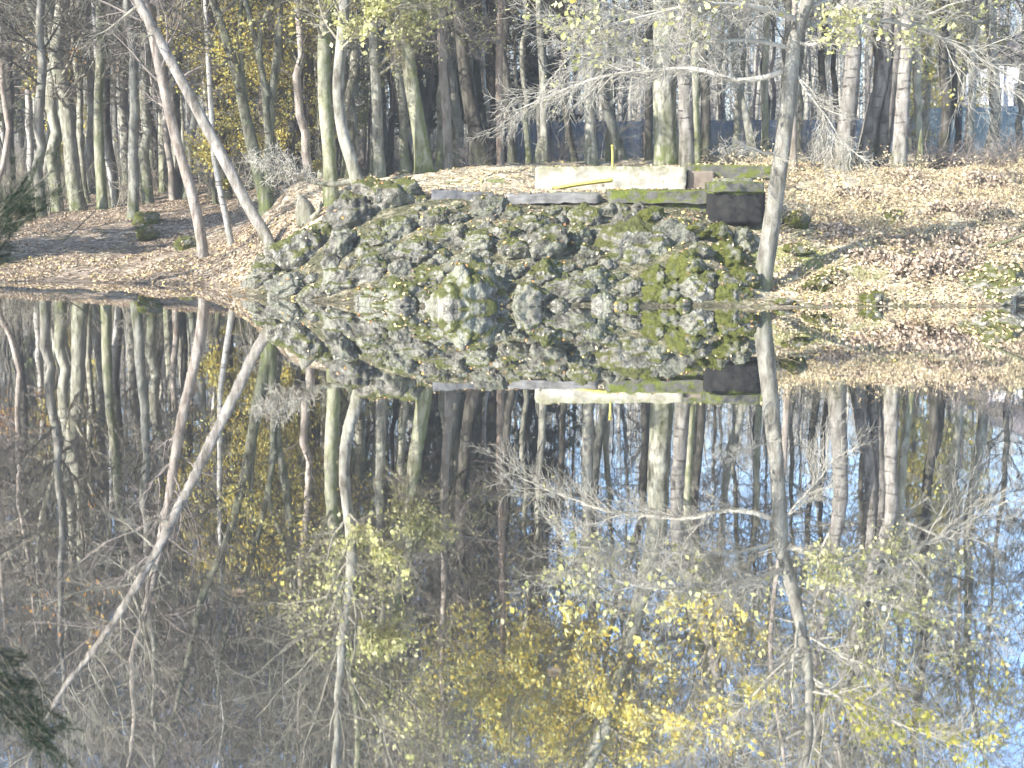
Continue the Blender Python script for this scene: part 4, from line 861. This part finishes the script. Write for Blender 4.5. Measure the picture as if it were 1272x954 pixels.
for n, (x0, x1, y0, y1), pal in [(32000, (-18, -4.6, 28.5, 48), 'brown'), (9000, (-15, -4, 28.5, 36), 'litter'), (38000, (5, 15, 23.5, 36), 'litter'), (5500, (-6, 6, 28, 36), 'litter'), (1700, (-5.5, 5, 23.6, 28.5), 'litter'), (600, (-5.5, 5, 23.6, 28.5), 'orange'), (9000, (-22, 18, 36, 62), 'brown')]:
    X = R_.uniform(x0, x1, n); Y = R_.uniform(y0, y1, n)
    keep = fbm(np.stack([X, Y, X * 0], -1) * .9, 8, 3) > (-.3 if n > 6000 else -.1)
    pc = np.array(PAL[pal])
    for x, y in zip(X[keep], Y[keep]):
        h = bvh.ray_cast(Vector((x, y, 8)), Vector((0, 0, -1)))
        if h[0] is None or h[0].z < .01 or h[1].z < .35: continue
        C.append(h[0]); Nn.append(h[1]); Cl.append(pc[R_.integers(len(pc))])
C = np.array(C); Nn = np.array(Nn); Cl = np.array(Cl)
g = Geo(); leaves(g, C + Nn * .02, .068, Cl, nrm=norm(Nn + .35 * R_.normal(size=Nn.shape)), rng=R_)
o = g.build('fallen_leaves', M['litter']); tag(o, 'carpet of fallen tan and yellow leaves on the banks and between rocks', 'leaves', kind='stuff')
# dry bracken and grass stalks over the right bank: ground cover
n = 12000; X = R_.uniform(4.8, 15, n); Y = R_.uniform(24.2, 36, n); kp = fbm(np.stack([X, Y, 0 * X], -1) * .7, 33, 3) > -.25; X, Y = X[kp], Y[kp]; Z = H(X, Y); kp = Z > .08; X, Y, Z = X[kp], Y[kp], Z[kp]; n = len(X)
dcur = norm(np.stack([R_.normal(size=n), R_.normal(size=n), R_.uniform(.2, 1.2, n)], -1)); p = np.stack([X, Y, Z - .02], -1); pts = [p]; LL = R_.uniform(.18, .75, n) * np.where(X > 9, 1.15, 1)
for s in range(4): dcur = norm(dcur + np.array([0, 0, -.25]) + .15 * R_.normal(size=dcur.shape)); p = p + dcur * (LL / 4)[:, None]; pts.append(p)
g = Geo(); cc = np.array([(.48, .39, .25), (.56, .47, .32), (.35, .27, .175), (.56, .49, .29)])[R_.integers(0, 4, n)]
P = np.stack(pts, 1); tubes(g, P, np.full((n, 1), .006) * np.linspace(1, .4, 5), 3, np.repeat(cc, 15, 0))
C2 = np.repeat(P[:, 2:].reshape(-1, 3), 2, 0) + R_.normal(size=(n * 6, 3)) * .03; leaves(g, C2, .05, np.repeat(cc, 6, 0), rng=R_)
o = g.build('dry_bracken', M['litter']); tag(o, 'dry tangled bracken and grass stalks covering the right bank', 'bracken', kind='stuff')
# leaves afloat
for u, v, s, lab in [(296, 746, .028, 'pale grey leaf afloat far left of the middle of the pond'), (688, 851, .022, 'brown leaf afloat low in the middle of the pond')]:
    d = HC / ((v - 250) / F); p = W(u, v, d); g = Geo(); th = np.linspace(0, 2 * math.pi, 15)[:-1]; rr = s * (1 + .18 * np.cos(th * 5)); ring = np.stack([np.cos(th) * rr, np.sin(th) * rr * .6, .004 + .012 * np.cos(th * 2) ** 2 + .004 * np.sin(th * 5)], -1)
    g.add(np.vstack([ring, [[0, 0, .006]]]), [[i, (i + 1) % 14, 14] for i in range(14)], (.22, .17, .12)); o = g.build('floating_leaf', M['litter'], None, True, (p[0], p[1], 0)); tag(o, lab, 'leaf', 'leaves afloat on the pond')

# ------------------------------------------------------------------ fence and house behind
def fence(lab, u0, u1, v0, d, hgt, n, mat, name='fence'):
    a = W(u0, 198, d); b = W(u1, 198, d); a[2] = b[2] = 0; base = a.copy(); base[2] = float(H(a[0:1], a[1:2])[0]); root = empty(name, base); tag(root, lab, 'fence')
    for k in range(n + 1):
        q = a + (b - a) * k / n; z = float(H(q[0:1], q[1:2])[0]); g = Geo(); box(g, np.array([q[0], q[1], z + hgt / 2 - .1]) - base, (.09, .09, hgt + .3)); g.build('post', M['post'], root)
        if k < n:
            q2 = a + (b - a) * (k + .5) / n; z = float(H(q2[0:1], q2[1:2])[0]); w = np.linalg.norm(b - a) / n - .1
            g = Geo(); m = 24; xs = np.linspace(-w / 2, w / 2, m * 2)
            yy = .012 * np.where(np.arange(m * 2) // 2 % 2, 1, -1)
            V = np.concatenate([np.stack([xs, yy + o_, np.full(m * 2, zz_)], -1) for o_, zz_ in ((-.006, .02), (-.006, hgt), (.006, .02), (.006, hgt))]); N_ = m * 2; i = np.arange(N_ - 1)
            fr = np.stack([i, i + 1, N_ + i + 1, N_ + i], -1); bk = np.stack([2 * N_ + i + 1, 2 * N_ + i, 3 * N_ + i, 3 * N_ + i + 1], -1); tp = np.stack([N_ + i, N_ + i + 1, 3 * N_ + i + 1, 3 * N_ + i], -1)
            g.add(V + np.array([q2[0], q2[1], z]) - base, np.concatenate([fr, bk, tp])); g.build('panel', M[mat], root)
fence('long blue-grey sheet fence seen between the trunks behind the white wall', 628, 1140, 150, 57, 1.55, 9, 'fence')
fence('lighter teal sheet fence at the far right behind the trunks', 1145, 1330, 138, 52, 1.75, 4, 'teal')
b = W(1288, 196, 72); b[2] = float(H(b[0:1], b[1:2])[0]); root = empty('house', b); tag(root, 'white building glimpsed between the branches at the right picture edge', 'building')
g = Geo(); box(g, (0, 3, 2.2), (3.6, 6, 5.0), sub=2); g.build('wall', M['housewall'], root)
g = Geo(); V = np.array([[-2.1, -.4, 4.72], [2.1, -.4, 4.72], [2.1, 6.4, 4.72], [-2.1, 6.4, 4.72], [0, -.4, 6.3], [0, 6.4, 6.3]]); g.add(V, [[0, 1, 4], [2, 3, 5]]); g.f[4].append(np.array([[1, 2, 5, 4], [3, 0, 4, 5], [0, 3, 2, 1]])); g.build('roof', M['roof'], root)
for x in (-.9, .9):
    g = Geo(); box(g, (x, -.02, 3.0), (.8, .08, 1.1)); w = g.build('window', M['post'], root); g = Geo(); box(g, (x, -.07, 3.0), (.66, .03, .96)); g.build('pane', M['glass'], w)

# ------------------------------------------------------------------ near pine reaching in at the left
d = 9.2; base = W(-75, 250, d); base[2] = float(H(base[0:1], base[1:2])[0]); root = empty('pine_tree', base); tag(root, 'dark blurred pine reaching into the picture at the left edge', 'tree'); R_ = np.random.default_rng(77)
n = 24; z = np.linspace(-.3, 6.2, n); P = np.stack([.03 * np.sin(z), .03 * np.cos(z * 1.3), z], -1); Rr = .075 * (1 - .85 * np.clip(z / 6.2, 0, 1)); g = Geo(); trunk_geo(g, P, Rr, 12, 3); g.build('trunk', M['dark'], root, True)
g = Geo(); l1 = grow(P[None], Rr[None], 22, .72, .98, 1.3, lambda t: .95 * (1.05 - t) + .12, .4, 9, .06, .03, .006, None, R_)
tgt = [(20, 262), (40, 238), (8, 270), (66, 212), (44, 258), (0, 248), (24, 268), (28, 226), (-10, 262), (10, 250)]
ex = np.stack([resample(np.array([[0, 0, max(.4, (W(u, v, d)[2] - base[2]) * .8)], (W(u, v, d + (k % 3 - 1) * .3) - base) * np.array([.55, 1, .9]), W(u, v, d + (k % 3 - 1) * .3) - base]), 9) for k, (u, v) in enumerate(tgt)]); er = np.linspace(.016, .006, 9)[None].repeat(len(tgt), 0)
l1 = (np.concatenate([l1[0], ex]), np.concatenate([l1[1], er])); l2 = grow(*l1, 7, .25, 1, .7, .3, .6, 5, .1, .06, .004, None, R_)
tubes(g, *l1, 5); tubes(g, *l2, 4); g.build('crown', M['twigdark'], root, True)
bp = np.concatenate([l2[0][:, 1:].reshape(-1, 3), l1[0][:, 4:].reshape(-1, 3)]); td = np.concatenate([np.gradient(l2[0], axis=1)[:, 1:].reshape(-1, 3), np.gradient(l1[0], axis=1)[:, 4:].reshape(-1, 3)])
kk = 24; B0 = np.repeat(bp, kk, 0) + np.repeat(td, kk, 0) * R_.uniform(-.7, .7, (len(bp) * kk, 1)); dn = norm(norm(np.repeat(td, kk, 0)) * .8 + R_.normal(size=B0.shape) * .75); sd = norm(np.cross(dn, R_.normal(size=B0.shape))) * .0016
tip = B0 + dn * R_.uniform(.05, .09, (len(B0), 1)); V = np.stack([B0 - sd, B0 + sd, tip], 1).reshape(-1, 3); g = Geo(); g.add(V, np.arange(len(V)).reshape(-1, 3), np.repeat(np.array(PAL['green'])[R_.integers(0, 3, len(B0))], 3, 0)); g.build('foliage', M['needle'], root)

# ------------------------------------------------------------------ air
t = NT('autumn_haze'); vp = t.n('ShaderNodeVolumePrincipled'); vp.inputs['Density'].default_value = .0014; vp.inputs['Color'].default_value = (.93, .93, .95, 1); vp.inputs['Anisotropy'].default_value = .2
t.l(vp.outputs[0], t.out.inputs['Volume'])
g = Geo(); box(g, (0, 270, 18.5), (1010, 670, 47)); o = g.build('haze', t.m); tag(o, 'thin pale autumn haze filling the air between the trees', 'haze', kind='stuff')

# ------------------------------------------------------------------ light, sky, camera
AZ = np.array([-.80, -.60]); EL = math.radians(30)
sd = Vector((AZ[0] * math.cos(EL), AZ[1] * math.cos(EL), math.sin(EL)))
L = bpy.data.lights.new('sun', 'SUN'); L.energy = 4.4; L.angle = math.radians(.5); L.color = (1, .965, .915)
lo = bpy.data.objects.new('sun', L); COL.objects.link(lo); lo.rotation_euler = sd.to_track_quat('Z', 'Y').to_euler(); lo.location = (-20, -20, 30)
w = bpy.data.worlds.new('World'); S.world = w; w.use_nodes = True; nt = w.node_tree
sky = nt.nodes.new('ShaderNodeTexSky'); sky.sky_type = 'NISHITA'; sky.sun_disc = False; sky.sun_elevation = EL; sky.sun_rotation = math.atan2(AZ[0], AZ[1]); sky.air_density = 1.0; sky.dust_density = .5; sky.ozone_density = 4.0
bgn = nt.nodes['Background']; bgn.inputs['Strength'].default_value = .135; nt.links.new(sky.outputs[0], bgn.inputs[0])
cam = bpy.data.cameras.new('camera'); cam.sensor_width = 36; cam.lens = 36 * F / 1272; cam.clip_end = 2000; cam.clip_start = .05
cam.dof.use_dof = True; cam.dof.focus_distance = 27; cam.dof.aperture_fstop = 2.4
co = bpy.data.objects.new('camera', cam); COL.objects.link(co); co.location = (0, 0, HC); co.rotation_euler = (math.pi / 2 - PITCH, 0, 0); S.camera = co
S.view_settings.view_transform = 'Standard'; S.view_settings.look = 'None'; S.view_settings.gamma = 1; S.view_settings.exposure = 1.78; S.view_settings.use_curve_mapping = False
S.render.engine = 'CYCLES'; S.cycles.use_denoising = True; S.cycles.denoising_input_passes = 'RGB'; S.cycles.max_bounces = 6; S.cycles.diffuse_bounces = 3; S.cycles.glossy_bounces = 3; S.cycles.use_adaptive_sampling = False
S.render.resolution_x = 1024; S.render.resolution_y = 768
